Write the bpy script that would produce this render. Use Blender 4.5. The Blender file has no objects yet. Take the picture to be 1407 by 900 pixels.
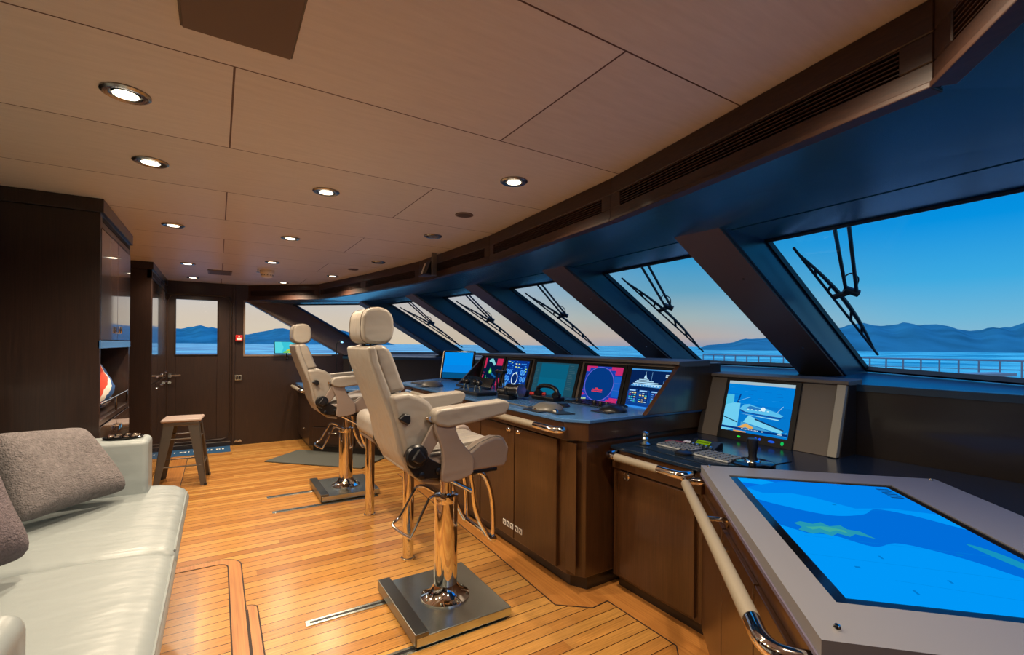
import bpy, bmesh, math, random
from mathutils import Vector, Matrix
random.seed(7)
SC = bpy.context.scene
C = SC.collection
PI = math.pi

# ------------------------------------------------------------------ camera, sky, exposure
FPX = 642.0
cam_d = bpy.data.cameras.new('camera')
cam_d.sensor_fit = 'HORIZONTAL'
cam_d.sensor_width = 36.0
cam_d.lens = 36.0 * FPX / 1407.0
cam_d.shift_y = 24.0 / 1407.0
cam_d.clip_start = 0.02
cam_d.clip_end = 60000
cam = bpy.data.objects.new('camera', cam_d)
C.objects.link(cam)
YAW, ROLL = math.radians(32.2), math.radians(0.5)
_f = Vector((math.sin(YAW), math.cos(YAW), 0))
_r = Vector((math.cos(YAW), -math.sin(YAW), 0))
_u = Vector((0, 0, 1))
R2 = _r * math.cos(ROLL) + _u * math.sin(ROLL)
U2 = _u * math.cos(ROLL) - _r * math.sin(ROLL)
m = Matrix((R2, U2, -_f)).transposed().to_4x4()
m.translation = Vector((0, 0, 1.4))
cam.matrix_world = m
SC.camera = cam

SC.view_settings.view_transform = 'Standard'
SC.view_settings.look = 'None'
SC.view_settings.exposure = 0.0
SC.view_settings.gamma = 1.0
SC.view_settings.use_curve_mapping = False
SC.cycles.max_bounces = 7
SC.cycles.diffuse_bounces = 4
SC.cycles.glossy_bounces = 4
SC.cycles.transparent_max_bounces = 12
SC.cycles.transmission_bounces = 4
SC.cycles.caustics_reflective = False
SC.cycles.caustics_refractive = False
SC.cycles.sample_clamp_indirect = 4.0
SC.cycles.use_denoising = True

SPOT_W = 76.0
FILL_W = 20.0
SKY_STRENGTH = 1.0


def lin(c):
    return tuple(((x / 255.0) / 12.92 if x / 255.0 <= 0.04045 else ((x / 255.0 + 0.055) / 1.055) ** 2.4) for x in c)


def make_world():
    w = bpy.data.worlds.new('dusk_sky')
    SC.world = w
    w.use_nodes = True
    nt = w.node_tree
    N, L = nt.nodes, nt.links
    N.clear()
    out = N.new('ShaderNodeOutputWorld')
    bg = N.new('ShaderNodeBackground')
    bg.inputs['Strength'].default_value = SKY_STRENGTH
    L.new(bg.outputs[0], out.inputs[0])
    tc = N.new('ShaderNodeTexCoord')
    sep = N.new('ShaderNodeSeparateXYZ')
    L.new(tc.outputs['Generated'], sep.inputs[0])

    def ramp(stops):
        r = N.new('ShaderNodeValToRGB')
        e = r.color_ramp.elements
        e[0].position, e[0].color = stops[0][0], lin(stops[0][1]) + (1,)
        e[1].position, e[1].color = stops[-1][0], lin(stops[-1][1]) + (1,)
        for p, c in stops[1:-1]:
            x = e.new(p)
            x.color = lin(c) + (1,)
        L.new(sep.outputs['Z'], r.inputs[0])
        return r
    port = ramp([(0.0, (232, 206, 176)), (0.05, (226, 205, 186)), (0.12, (205, 203, 208)), (0.3, (190, 200, 220)), (1.0, (120, 160, 215))])
    bow = ramp([(0.0, (168, 165, 185)), (0.02, (205, 182, 172)), (0.06, (176, 190, 190)), (0.11, (112, 172, 200)), (0.18, (50, 158, 212)), (0.3, (20, 140, 210)), (1.0, (0, 90, 180))])
    star = ramp([(0.0, (158, 194, 212)), (0.05, (120, 190, 222)), (0.11, (66, 176, 230)), (0.2, (4, 150, 228)), (0.3, (0, 132, 220)), (0.6, (0, 105, 200)), (1.0, (0, 75, 155))])
    # azimuth measured from port (+Y) round over the bow (+X)
    at = N.new('ShaderNodeMath')
    at.operation = 'ARCTAN2'
    L.new(sep.outputs['X'], at.inputs[0])
    L.new(sep.outputs['Y'], at.inputs[1])

    def mr(a, b):
        x = N.new('ShaderNodeMapRange')
        x.interpolation_type = 'SMOOTHSTEP'
        x.inputs['From Min'].default_value = math.radians(a)
        x.inputs['From Max'].default_value = math.radians(b)
        L.new(at.outputs[0], x.inputs['Value'])
        return x
    m1, m2 = mr(18, 52), mr(50, 76)

    def mix(a, b, f):
        x = N.new('ShaderNodeMix')
        x.data_type = 'RGBA'
        L.new(f.outputs[0], x.inputs[0])
        L.new(a, x.inputs[6])
        L.new(b, x.inputs[7])
        return x.outputs[2]
    c = mix(port.outputs[0], bow.outputs[0], m1)
    c = mix(c, star.outputs[0], m2)
    L.new(c, bg.inputs['Color'])
    # the upper dome, above the window heads, is boosted to bounce blue light onto the soffit
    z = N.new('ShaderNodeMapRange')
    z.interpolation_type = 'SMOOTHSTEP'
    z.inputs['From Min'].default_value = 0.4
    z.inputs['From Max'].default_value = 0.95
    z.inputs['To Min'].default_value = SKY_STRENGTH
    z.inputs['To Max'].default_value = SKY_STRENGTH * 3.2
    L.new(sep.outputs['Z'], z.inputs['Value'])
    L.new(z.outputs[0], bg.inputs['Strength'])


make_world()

# ------------------------------------------------------------------ materials
MATS = {}


def nodes_mat(name):
    mt = bpy.data.materials.new(name)
    mt.use_nodes = True
    nt = mt.node_tree
    b = nt.nodes['Principled BSDF']
    MATS[name] = mt
    return mt, nt, b


def flat(name, col, rough=0.5, metal=0.0, coat=0.0, spec=0.5, bump=0.0, bscale=200.0, var=0.0, vscale=8.0, stretch=(1, 1, 1), coat_rough=0.08):
    """plain surface; optional fine noise bump and soft procedural colour variation; col is sRGB 0-255"""
    mt, nt, b = nodes_mat(name)
    c = lin(col)
    b.inputs['Base Color'].default_value = c + (1,)
    b.inputs['Roughness'].default_value = rough
    b.inputs['Metallic'].default_value = metal
    b.inputs['Specular IOR Level'].default_value = spec
    b.inputs['Coat Weight'].default_value = coat
    b.inputs['Coat Roughness'].default_value = coat_rough
    N, L = nt.nodes, nt.links
    tc = N.new('ShaderNodeTexCoord')
    mp = N.new('ShaderNodeMapping')
    mp.inputs['Scale'].default_value = stretch
    L.new(tc.outputs['Object'], mp.inputs[0])
    if var > 0:
        n = N.new('ShaderNodeTexNoise')
        n.inputs['Scale'].default_value = vscale
        n.inputs['Detail'].default_value = 5
        L.new(mp.outputs[0], n.inputs['Vector'])
        r = N.new('ShaderNodeValToRGB')
        r.color_ramp.elements[0].position = 0.3
        r.color_ramp.elements[1].position = 0.7
        r.color_ramp.elements[0].color = tuple(x * (1 - var) for x in c) + (1,)
        r.color_ramp.elements[1].color = tuple(min(1, x * (1 + var)) for x in c) + (1,)
        L.new(n.outputs[0], r.inputs[0])
        L.new(r.outputs[0], b.inputs['Base Color'])
    if bump > 0:
        n = N.new('ShaderNodeTexNoise')
        n.inputs['Scale'].default_value = bscale
        n.inputs['Detail'].default_value = 3
        L.new(mp.outputs[0], n.inputs['Vector'])
        bp = N.new('ShaderNodeBump')
        bp.inputs['Strength'].default_value = bump
        bp.inputs['Distance'].default_value = 0.01
        L.new(n.outputs[0], bp.inputs['Height'])
        L.new(bp.outputs[0], b.inputs['Normal'])
    return mt


def emis(name, col, strength=1.0):
    if name in MATS:
        return MATS[name]
    mt = bpy.data.materials.new(name)
    mt.use_nodes = True
    nt = mt.node_tree
    nt.nodes.clear()
    o = nt.nodes.new('ShaderNodeOutputMaterial')
    e = nt.nodes.new('ShaderNodeEmission')
    e.inputs[0].default_value = lin(col) + (1,)
    e.inputs[1].default_value = strength
    nt.links.new(e.outputs[0], o.inputs[0])
    MATS[name] = mt
    return mt


def teak_floor():
    mt, nt, b = nodes_mat('teak_deck')
    N, L = nt.nodes, nt.links
    tc = N.new('ShaderNodeTexCoord')
    sep = N.new('ShaderNodeSeparateXYZ')
    L.new(tc.outputs['Object'], sep.inputs[0])

    def M(op, a, bb=None, c=None):
        x = N.new('ShaderNodeMath')
        x.operation = op
        for i, v in enumerate((a, bb, c)):
            if v is None:
                continue
            if isinstance(v, (int, float)):
                x.inputs[i].default_value = v
            else:
                L.new(v, x.inputs[i])
        return x.outputs[0]
    PW = 0.0725
    yy = M('DIVIDE', sep.outputs['Y'], PW)
    row = M('FLOOR', yy)
    fy = M('FRACT', yy)
    wn = N.new('ShaderNodeTexWhiteNoise')
    wn.noise_dimensions = '1D'
    L.new(row, wn.inputs['W'])
    # butt joints every 2.4 m shifted per plank
    xx = M('ADD', M('DIVIDE', sep.outputs['X'], 7.0), M('MULTIPLY', wn.outputs[0], 7.3))
    colm = M('FLOOR', xx)
    wn2 = N.new('ShaderNodeTexWhiteNoise')
    wn2.noise_dimensions = '2D'
    cb = N.new('ShaderNodeCombineXYZ')
    L.new(row, cb.inputs[0])
    L.new(colm, cb.inputs[1])
    L.new(cb.outputs[0], wn2.inputs['Vector'])
    ramp = N.new('ShaderNodeValToRGB')
    e = ramp.color_ramp.elements
    e[0].position, e[0].color = 0.0, (0.40, 0.165, 0.036, 1)
    e[1].position, e[1].color = 1.0, (0.60, 0.31, 0.078, 1)
    x = e.new(0.45)
    x.color = (0.52, 0.24, 0.058, 1)
    L.new(wn2.outputs[0], ramp.inputs[0])
    mp = N.new('ShaderNodeMapping')
    mp.inputs['Scale'].default_value = (3.0, 70, 1)
    L.new(tc.outputs['Object'], mp.inputs[0])
    gn = N.new('ShaderNodeTexNoise')
    gn.inputs['Scale'].default_value = 2.0
    gn.inputs['Detail'].default_value = 6
    L.new(mp.outputs[0], gn.inputs['Vector'])
    gr = N.new('ShaderNodeMapRange')
    gr.inputs['From Min'].default_value = 0.3
    gr.inputs['From Max'].default_value = 0.7
    gr.inputs['To Min'].default_value = 0.74
    gr.inputs['To Max'].default_value = 1.12
    L.new(gn.outputs[0], gr.inputs[0])
    mul = N.new('ShaderNodeMix')
    mul.data_type = 'RGBA'
    mul.blend_type = 'MULTIPLY'
    mul.inputs[0].default_value = 1.0
    L.new(ramp.outputs[0], mul.inputs[6])
    cg = N.new('ShaderNodeCombineColor')
    for i in range(3):
        L.new(gr.outputs[0], cg.inputs[i])
    L.new(cg.outputs[0], mul.inputs[7])
    d = M('ABSOLUTE', M('SUBTRACT', fy, 0.5))
    seam = M('GREATER_THAN', d, 0.5 - 0.032)
    fin = N.new('ShaderNodeMix')
    fin.data_type = 'RGBA'
    L.new(seam, fin.inputs[0])
    L.new(mul.outputs[2], fin.inputs[6])
    fin.inputs[7].default_value = (0.055, 0.018, 0.006, 1)
    L.new(fin.outputs[2], b.inputs['Base Color'])
    b.inputs['Roughness'].default_value = 0.25
    b.inputs['Specular IOR Level'].default_value = 0.5
    bp = N.new('ShaderNodeBump')
    bp.inputs['Strength'].default_value = 0.25
    bp.inputs['Distance'].default_value = 0.002
    L.new(M('SUBTRACT', 1.0, seam), bp.inputs['Height'])
    L.new(bp.outputs[0], b.inputs['Normal'])
    return mt


def ceiling_mat():
    mt, nt, b = nodes_mat('maple_ceiling')
    N, L = nt.nodes, nt.links
    tc = N.new('ShaderNodeTexCoord')
    sep = N.new('ShaderNodeSeparateXYZ')
    L.new(tc.outputs['Object'], sep.inputs[0])

    def M(op, a, bb=None, c=None):
        x = N.new('ShaderNodeMath')
        x.operation = op
        for i, v in enumerate((a, bb, c)):
            if v is None:
                continue
            if isinstance(v, (int, float)):
                x.inputs[i].default_value = v
            else:
                L.new(v, x.inputs[i])
        return x.outputs[0]
    yy = M('DIVIDE', M('SUBTRACT', sep.outputs['Y'], 0.9), 0.66)
    row = M('FLOOR', yy)
    fy = M('FRACT', yy)
    d = M('ABSOLUTE', M('SUBTRACT', fy, 0.5))
    seam1 = M('GREATER_THAN', d, 0.5 - 0.0042)
    odd = M('ABSOLUTE', M('MODULO', row, 2.0))
    oddm = M('GREATER_THAN', odd, 0.5)
    sx = M('ADD', M('MULTIPLY', oddm, 0.035 - 0.92), 0.92)
    seam2 = M('LESS_THAN', M('ABSOLUTE', M('SUBTRACT', sep.outputs['X'], sx)), 0.003)
    seam = M('MAXIMUM', seam1, seam2)
    side = M('GREATER_THAN', sep.outputs['X'], sx)
    cb = N.new('ShaderNodeCombineXYZ')
    L.new(row, cb.inputs[0])
    L.new(side, cb.inputs[1])
    wn = N.new('ShaderNodeTexWhiteNoise')
    wn.noise_dimensions = '2D'
    L.new(cb.outputs[0], wn.inputs['Vector'])
    mp = N.new('ShaderNodeMapping')
    mp.inputs['Scale'].default_value = (1.2, 9, 1)
    L.new(tc.outputs['Object'], mp.inputs[0])
    gn = N.new('ShaderNodeTexNoise')
    gn.inputs['Scale'].default_value = 5.0
    gn.inputs['Detail'].default_value = 7
    gn.inputs['Roughness'].default_value = 0.65
    L.new(mp.outputs[0], gn.inputs['Vector'])
    v = M('ADD', M('MULTIPLY', wn.outputs[0], 0.25), M('MULTIPLY', gn.outputs[0], 0.75))
    ramp = N.new('ShaderNodeValToRGB')
    e = ramp.color_ramp.elements
    e[0].position, e[0].color = 0.25, lin((206, 198, 186)) + (1,)
    e[1].position, e[1].color = 0.75, lin((224, 216, 204)) + (1,)
    L.new(v, ramp.inputs[0])
    fin = N.new('ShaderNodeMix')
    fin.data_type = 'RGBA'
    L.new(seam, fin.inputs[0])
    L.new(ramp.outputs[0], fin.inputs[6])
    fin.inputs[7].default_value = lin((88, 62, 44)) + (1,)
    L.new(fin.outputs[2], b.inputs['Base Color'])
    b.inputs['Roughness'].default_value = 0.42
    b.inputs['Specular IOR Level'].default_value = 0.3
    return mt


def wood(name, c1, c2, rough=0.3, coat=0.5, axis='Z', coat_rough=0.12, scale=1.0):
    mt, nt, b = nodes_mat(name)
    N, L = nt.nodes, nt.links
    tc = N.new('ShaderNodeTexCoord')
    mp = N.new('ShaderNodeMapping')
    s = {'Z': (60, 60, 1.5), 'X': (1.5, 60, 60), 'Y': (60, 1.5, 60)}[axis]
    mp.inputs['Scale'].default_value = tuple(x * scale for x in s)
    L.new(tc.outputs['Object'], mp.inputs[0])
    n = N.new('ShaderNodeTexNoise')
    n.inputs['Scale'].default_value = 3.0
    n.inputs['Detail'].default_value = 6
    n.inputs['Roughness'].default_value = 0.7
    L.new(mp.outputs[0], n.inputs['Vector'])
    r = N.new('ShaderNodeValToRGB')
    r.color_ramp.elements[0].position = 0.35
    r.color_ramp.elements[1].position = 0.68
    r.color_ramp.elements[0].color = lin(c1) + (1,)
    r.color_ramp.elements[1].color = lin(c2) + (1,)
    L.new(n.outputs[0], r.inputs[0])
    L.new(r.outputs[0], b.inputs['Base Color'])
    b.inputs['Roughness'].default_value = rough
    b.inputs['Coat Weight'].default_value = coat
    b.inputs['Coat Roughness'].default_value = coat_rough
    return mt


def glass_mat(name, tint=(1, 1, 1), refl=1.0):
    mt = bpy.data.materials.new(name)
    mt.use_nodes = True
    nt = mt.node_tree
    N, L = nt.nodes, nt.links
    N.clear()
    o = N.new('ShaderNodeOutputMaterial')
    t = N.new('ShaderNodeBsdfTransparent')
    t.inputs[0].default_value = tint + (1,)
    g = N.new('ShaderNodeBsdfGlossy')
    g.inputs['Roughness'].default_value = 0.02
    f = N.new('ShaderNodeFresnel')
    f.inputs['IOR'].default_value = 1.3
    mx = N.new('ShaderNodeMixShader')
    mm = N.new('ShaderNodeMath')
    mm.operation = 'MULTIPLY'
    mm.inputs[1].default_value = refl
    gm = N.new('ShaderNodeNewGeometry')
    inv = N.new('ShaderNodeMath')
    inv.operation = 'SUBTRACT'
    inv.inputs[0].default_value = refl
    L.new(gm.outputs['Backfacing'], inv.inputs[1])
    inv.use_clamp = True
    L.new(f.outputs[0], mm.inputs[0])
    L.new(inv.outputs[0], mm.inputs[1])
    L.new(mm.outputs[0], mx.inputs[0])
    L.new(t.outputs[0], mx.inputs[1])
    L.new(g.outputs[0], mx.inputs[2])
    L.new(mx.outputs[0], o.inputs[0])
    MATS[name] = mt
    return mt


def sea_mat():
    mt, nt, b = nodes_mat('sea_water')
    N, L = nt.nodes, nt.links
    tc = N.new('ShaderNodeTexCoord')
    mp = N.new('ShaderNodeMapping')
    mp.inputs['Scale'].default_value = (0.011, 0.011, 0.011)
    L.new(tc.outputs['Object'], mp.inputs[0])
    n = N.new('ShaderNodeTexNoise')
    n.inputs['Scale'].default_value = 1.0
    n.inputs['Detail'].default_value = 8
    n.inputs['Roughness'].default_value = 0.6
    L.new(mp.outputs[0], n.inputs['Vector'])
    r = N.new('ShaderNodeValToRGB')
    e = r.color_ramp.elements
    e[0].position, e[0].color = 0.40, (0.0, 0.34, 0.46, 1)
    e[1].position, e[1].color = 0.60, (0.24, 0.92, 0.84, 1)
    L.new(n.outputs[0], r.inputs[0])
    L.new(r.outputs[0], b.inputs['Base Color'])
    n2 = N.new('ShaderNodeTexNoise')
    n2.inputs['Scale'].default_value = 12.0
    n2.inputs['Detail'].default_value = 5
    L.new(mp.outputs[0], n2.inputs['Vector'])
    bp = N.new('ShaderNodeBump')
    bp.inputs['Strength'].default_value = 1.0
    bp.inputs['Distance'].default_value = 1.2
    L.new(n2.outputs[0], bp.inputs['Height'])
    L.new(bp.outputs[0], b.inputs['Normal'])
    b.inputs['Roughness'].default_value = 0.35
    b.inputs['Specular IOR Level'].default_value = 0.06
    return mt


def leather(name, col, rough=0.38):
    """upholstery leather: grain bump and long soft creases"""
    mt, nt, b = nodes_mat(name)
    c = lin(col)
    N, L = nt.nodes, nt.links
    b.inputs['Base Color'].default_value = c + (1,)
    b.inputs['Roughness'].default_value = rough
    b.inputs['Specular IOR Level'].default_value = 0.5
    tc = N.new('ShaderNodeTexCoord')
    n = N.new('ShaderNodeTexNoise')
    n.inputs['Scale'].default_value = 350
    n.inputs['Detail'].default_value = 2
    L.new(tc.outputs['Object'], n.inputs['Vector'])
    mp = N.new('ShaderNodeMapping')
    mp.inputs['Scale'].default_value = (6, 14, 10)
    mp.inputs['Rotation'].default_value = (0.3, 0.2, 0.5)
    L.new(tc.outputs['Object'], mp.inputs[0])
    n2 = N.new('ShaderNodeTexNoise')
    n2.inputs['Scale'].default_value = 0.9
    n2.inputs['Detail'].default_value = 2
    L.new(mp.outputs[0], n2.inputs['Vector'])
    b1 = N.new('ShaderNodeBump')
    b1.inputs['Strength'].default_value = 0.08
    b1.inputs['Distance'].default_value = 0.003
    L.new(n.outputs[0], b1.inputs['Height'])
    b2 = N.new('ShaderNodeBump')
    b2.inputs['Strength'].default_value = 0.35
    b2.inputs['Distance'].default_value = 0.02
    L.new(n2.outputs[0], b2.inputs['Height'])
    L.new(b1.outputs[0], b2.inputs['Normal'])
    L.new(b2.outputs[0], b.inputs['Normal'])
    return mt


M_FLOOR = teak_floor()
M_CEIL = ceiling_mat()
M_WOOD = wood('wenge_wood', (28, 17, 13), (50, 31, 22), rough=0.42, coat=0.35, coat_rough=0.2)
M_CAB = wood('lacquered_wenge', (30, 17, 12), (48, 30, 22), rough=0.38, coat=0.4, coat_rough=0.15)
M_CABD = wood('lacquered_wenge_door', (30, 17, 12), (48, 30, 22), rough=0.3, coat=1.0, coat_rough=0.05)
M_CABD.node_tree.nodes['Principled BSDF'].inputs['Coat IOR'].default_value = 1.8
M_CONS = wood('console_walnut', (54, 32, 16), (76, 48, 26), rough=0.33, coat=0.45, coat_rough=0.15)
M_FASC = wood('fascia_wood', (44, 26, 18), (66, 40, 28), rough=0.5, coat=0.12, axis='Y', scale=0.8)
M_DARKW = flat('ebony_laminate', (34, 26, 22), rough=0.4, coat=0.3)
M_TEAK = wood('teak_border', (164, 104, 48), (196, 134, 68), rough=0.36, coat=0.1, axis='Y', scale=0.5)
M_TEAKX = wood('teak_border_cross', (176, 118, 62), (205, 148, 84), rough=0.36, coat=0.1, axis='X', scale=0.5)
M_CAULK = flat('deck_caulk', (48, 28, 16), rough=0.7)
M_SOFFIT = flat('sky_tinted_soffit', (26, 74, 98), rough=0.27, spec=0.7, coat=0.8, coat_rough=0.16)  # blue light of sky and sea put into the soffit's base colour
M_MULL = flat('bronze_mullion', (98, 84, 76), rough=0.5, bump=0.03, bscale=400)
M_MULLS = flat('mullion_reveal', (28, 60, 80), rough=0.32, coat=0.3, coat_rough=0.2)
M_GASK = flat('black_gasket', (10, 12, 14), rough=0.5)
M_GREY = flat('grey_console_panel', (96, 88, 80), rough=0.55, bump=0.03, bscale=500)
M_ALU = flat('brushed_aluminium', (190, 182, 168), rough=0.3, metal=1.0)
M_BLACK = flat('black_plastic', (18, 18, 20), rough=0.35)
M_BLACKG = flat('black_gloss', (8, 9, 11), rough=0.12)
M_BEZ = flat('matt_bezel', (9, 10, 12), rough=0.5, spec=0.25)
M_RUB = flat('black_rubber', (24, 24, 24), rough=0.7)
M_CHROME = flat('polished_steel', (228, 224, 218), rough=0.07, metal=1.0)
M_STEEL = flat('satin_steel', (200, 208, 200), rough=0.26, metal=1.0, var=0.12, vscale=6, bump=0.02, bscale=60)
M_LEATH = leather('cream_leather', (148, 141, 131))
M_LEATH2 = leather('cream_leather_panel', (138, 124, 114), rough=0.42)
M_SOFA = leather('pale_grey_leather', (138, 146, 146), rough=0.34)
M_SOFAB = leather('sofa_base_floor_tint', (176, 138, 104), rough=0.5)  # warm reflection of the floor put into the leather colour
M_RAILW = flat('leather_wrapped_rail', (136, 127, 110), rough=0.5, bump=0.08, bscale=300)
M_PIL = flat('grey_wool', (108, 102, 102), rough=0.95, bump=0.9, bscale=160, var=0.22, vscale=60)
M_PIL2 = flat('mauve_wool', (92, 82, 86), rough=0.95, bump=0.8, bscale=160, var=0.2, vscale=60)
M_COUNT = flat('counter_laminate', (66, 108, 156), rough=0.22, spec=0.5)  # blue sky reflection put into the laminate's base colour
M_COUNTD = flat('dark_counter_laminate', (20, 34, 50), rough=0.2, spec=0.55)
M_TABLE = flat('grey_table_frame', (120, 120, 124), rough=0.45, bump=0.02, bscale=400)
M_STOOL = flat('gunmetal_paint', (104, 98, 90), rough=0.38, metal=0.6)
M_STOOLT = flat('stool_seat', (156, 136, 124), rough=0.45)
M_MAT = flat('grey_floor_mat', (76, 78, 72), rough=0.85, bump=0.1, bscale=300)
M_BLUEM = flat('blue_door_mat', (28, 78, 118), rough=0.85)
M_WHITE = flat('white_print', (225, 225, 220), rough=0.6)
M_GRILLE = flat('grille_shadow', (20, 14, 12), rough=0.7)
M_SLAT = flat('dark_slat', (58, 36, 26), rough=0.5)
M_RED = flat('red_plastic', (190, 30, 26), rough=0.4)
M_SMOKE = flat('ivory_plastic', (240, 236, 222), rough=0.5)
M_HATCH = flat('brown_hatch', (106, 84, 64), rough=0.6)
M_VENT = flat('grey_vent', (120, 112, 108), rough=0.5)
M_SPK = flat('speaker_mesh', (80, 66, 56), rough=0.8)
M_GLASS = glass_mat('clear_glass', (0.93, 0.97, 0.985))
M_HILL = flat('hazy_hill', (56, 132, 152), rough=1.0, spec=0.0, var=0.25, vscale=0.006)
M_SEA = sea_mat()
M_DECK = flat('outside_deck', (150, 160, 165), rough=0.6)
M_RAILO = flat('outside_rail', (120, 135, 150), rough=0.5)
M_SCRG = flat('grey_dome', (90, 88, 84), rough=0.4)
M_PAPER = flat('white_paper', (210, 210, 210), rough=0.7)


# ------------------------------------------------------------------ geometry helpers
class MB:
    def __init__(s):
        s.v, s.f, s.m = [], [], []

    def add(s, verts, faces, mi=0):
        o = len(s.v)
        s.v += [tuple(p) for p in verts]
        s.f += [tuple(i + o for i in f) for f in faces]
        s.m += [mi] * len(faces)
        return s

    def box(s, a, b, mi=0):
        x0, x1 = sorted((a[0], b[0]))
        y0, y1 = sorted((a[1], b[1]))
        z0, z1 = sorted((a[2], b[2]))
        return s.add([(x0, y0, z0), (x1, y0, z0), (x1, y1, z0), (x0, y1, z0), (x0, y0, z1), (x1, y0, z1), (x1, y1, z1), (x0, y1, z1)],
                     [(0, 3, 2, 1), (4, 5, 6, 7), (0, 1, 5, 4), (1, 2, 6, 5), (2, 3, 7, 6), (3, 0, 4, 7)], mi)

    def obox(s, o, ax, ay, az, mi=0):
        """box from corner o along three edge vectors"""
        o, ax, ay, az = map(Vector, (o, ax, ay, az))
        p = [o, o + ax, o + ax + ay, o + ay]
        p += [q + az for q in p]
        f = [(0, 3, 2, 1), (4, 5, 6, 7), (0, 1, 5, 4), (1, 2, 6, 5), (2, 3, 7, 6), (3, 0, 4, 7)]
        if ax.cross(ay).dot(az) < 0:
            f = [tuple(reversed(q)) for q in f]
        return s.add(p, f, mi)

    def prism(s, poly, d, mi=0):
        """closed prism: planar 3-d polygon pushed by vector d"""
        n = len(poly)
        d = Vector(d)
        p = [Vector(q) for q in poly]
        nn = Vector((0, 0, 0))
        for i in range(n):
            nn += p[i].cross(p[(i + 1) % n])
        if nn.dot(d) > 0:
            p.reverse()
        vs = p + [q + d for q in p]
        fs = [tuple(range(n)), tuple(reversed(range(n, 2 * n)))]
        for i in range(n):
            j = (i + 1) % n
            fs.append((j, i, i + n, j + n))
        return s.add(vs, fs, mi)

    def flatpoly(s, pts2, z0, z1, mi=0):
        return s.prism([(x, y, z0) for x, y in pts2], (0, 0, z1 - z0), mi)

    def slabY(s, prof, y0, y1, mi=0):
        return s.prism([(x, y0, z) for x, z in prof], (0, y1 - y0, 0), mi)

    def tube(s, pts, r, n=12, mi=0, closed=False, cap=True):
        P = [Vector(p) for p in pts]
        m_ = len(P)
        rs = r if isinstance(r, (list, tuple)) else [r] * m_
        T = []
        for i in range(m_):
            if closed:
                t = P[(i + 1) % m_] - P[i - 1]
            else:
                t = P[min(i + 1, m_ - 1)] - P[max(i - 1, 0)]
            T.append(t.normalized())
        up = Vector((0, 0, 1)) if abs(T[0].z) < 0.9 else Vector((1, 0, 0))
        nrm = (up - T[0] * up.dot(T[0])).normalized()
        vs = []
        for i in range(m_):
            nrm = (nrm - T[i] * nrm.dot(T[i])).normalized()
            bn = T[i].cross(nrm)
            for k in range(n):
                a = 2 * PI * k / n
                vs.append(P[i] + (nrm * math.cos(a) + bn * math.sin(a)) * rs[i])
        fs = []
        for i in range(m_ if closed else m_ - 1):
            j = (i + 1) % m_
            for k in range(n):
                l = (k + 1) % n
                fs.append((i * n + k, i * n + l, j * n + l, j * n + k))
        if cap and not closed:
            fs.append(tuple(reversed(range(n))))
            fs.append(tuple(range((m_ - 1) * n, m_ * n)))
        return s.add(vs, fs, mi)

    def cyl(s, a, b, r, n=24, mi=0, r2=None):
        return s.tube([a, b], [r, r if r2 is None else r2], n, mi)

    def lathe(s, prof, c=(0, 0, 0), n=32, mi=0, axis='Z', flip=False):
        """prof: list of (radius, height)"""
        vs, fs = [], []
        m_ = len(prof)
        c = Vector(c)
        for r, h in prof:
            for k in range(n):
                a = 2 * PI * k / n
                if axis == 'Z':
                    v = Vector((r * math.cos(a), r * math.sin(a), h))
                elif axis == 'Y':
                    v = Vector((r * math.sin(a), h, r * math.cos(a)))
                else:
                    v = Vector((h, r * math.cos(a), r * math.sin(a)))
                vs.append(c + v)
        for i in range(m_ - 1):
            for k in range(n):
                l = (k + 1) % n
                fs.append((i * n + k, i * n + l, (i + 1) * n + l, (i + 1) * n + k))
        fs.append(tuple(reversed(range(n))))
        fs.append(tuple(range((m_ - 1) * n, m_ * n)))
        return s.add(vs, fs, mi)

    def xf(s, mat):
        s.v = [tuple(mat @ Vector(p)) for p in s.v]
        return s

    def build(s, name, mats, parent=None, smooth=None, bevel=0, seg=2, wn=False, sub=0):
        me = bpy.data.meshes.new(name)
        me.from_pydata(s.v, [], s.f)
        if not isinstance(mats, (list, tuple)):
            mats = [mats]
        for mm_ in mats:
            me.materials.append(mm_)
        if len(mats) > 1:
            me.polygons.foreach_set('material_index', s.m)
        bm = bmesh.new()
        bm.from_mesh(me)
        bmesh.ops.recalc_face_normals(bm, faces=bm.faces)
        bm.to_mesh(me)
        bm.free()
        o = bpy.data.objects.new(name, me)
        C.objects.link(o)
        if parent is not None:
            o.parent = parent
        if bevel:
            md = o.modifiers.new('bevel', 'BEVEL')
            md.width = bevel
            md.segments = seg
            md.limit_method = 'ANGLE'
            md.angle_limit = math.radians(28)
            md.harden_normals = False
        if sub:
            md = o.modifiers.new('sub', 'SUBSURF')
            md.levels = md.render_levels = sub
        if smooth or wn or sub:
            me.polygons.foreach_set('use_smooth', [True] * len(me.polygons))
            if wn:
                md = o.modifiers.new('wn', 'WEIGHTED_NORMAL')
                md.keep_sharp = True
                md.weight = 80
            elif smooth != 'all' and not sub:
                try:
                    me.set_sharp_from_angle(angle=math.radians(40))
                except Exception:
                    pass
        return o


def soft(mb, name, mat, parent, w=0.025, seg=4):
    return mb.build(name, mat, parent, bevel=w, seg=seg, wn=True)


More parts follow.
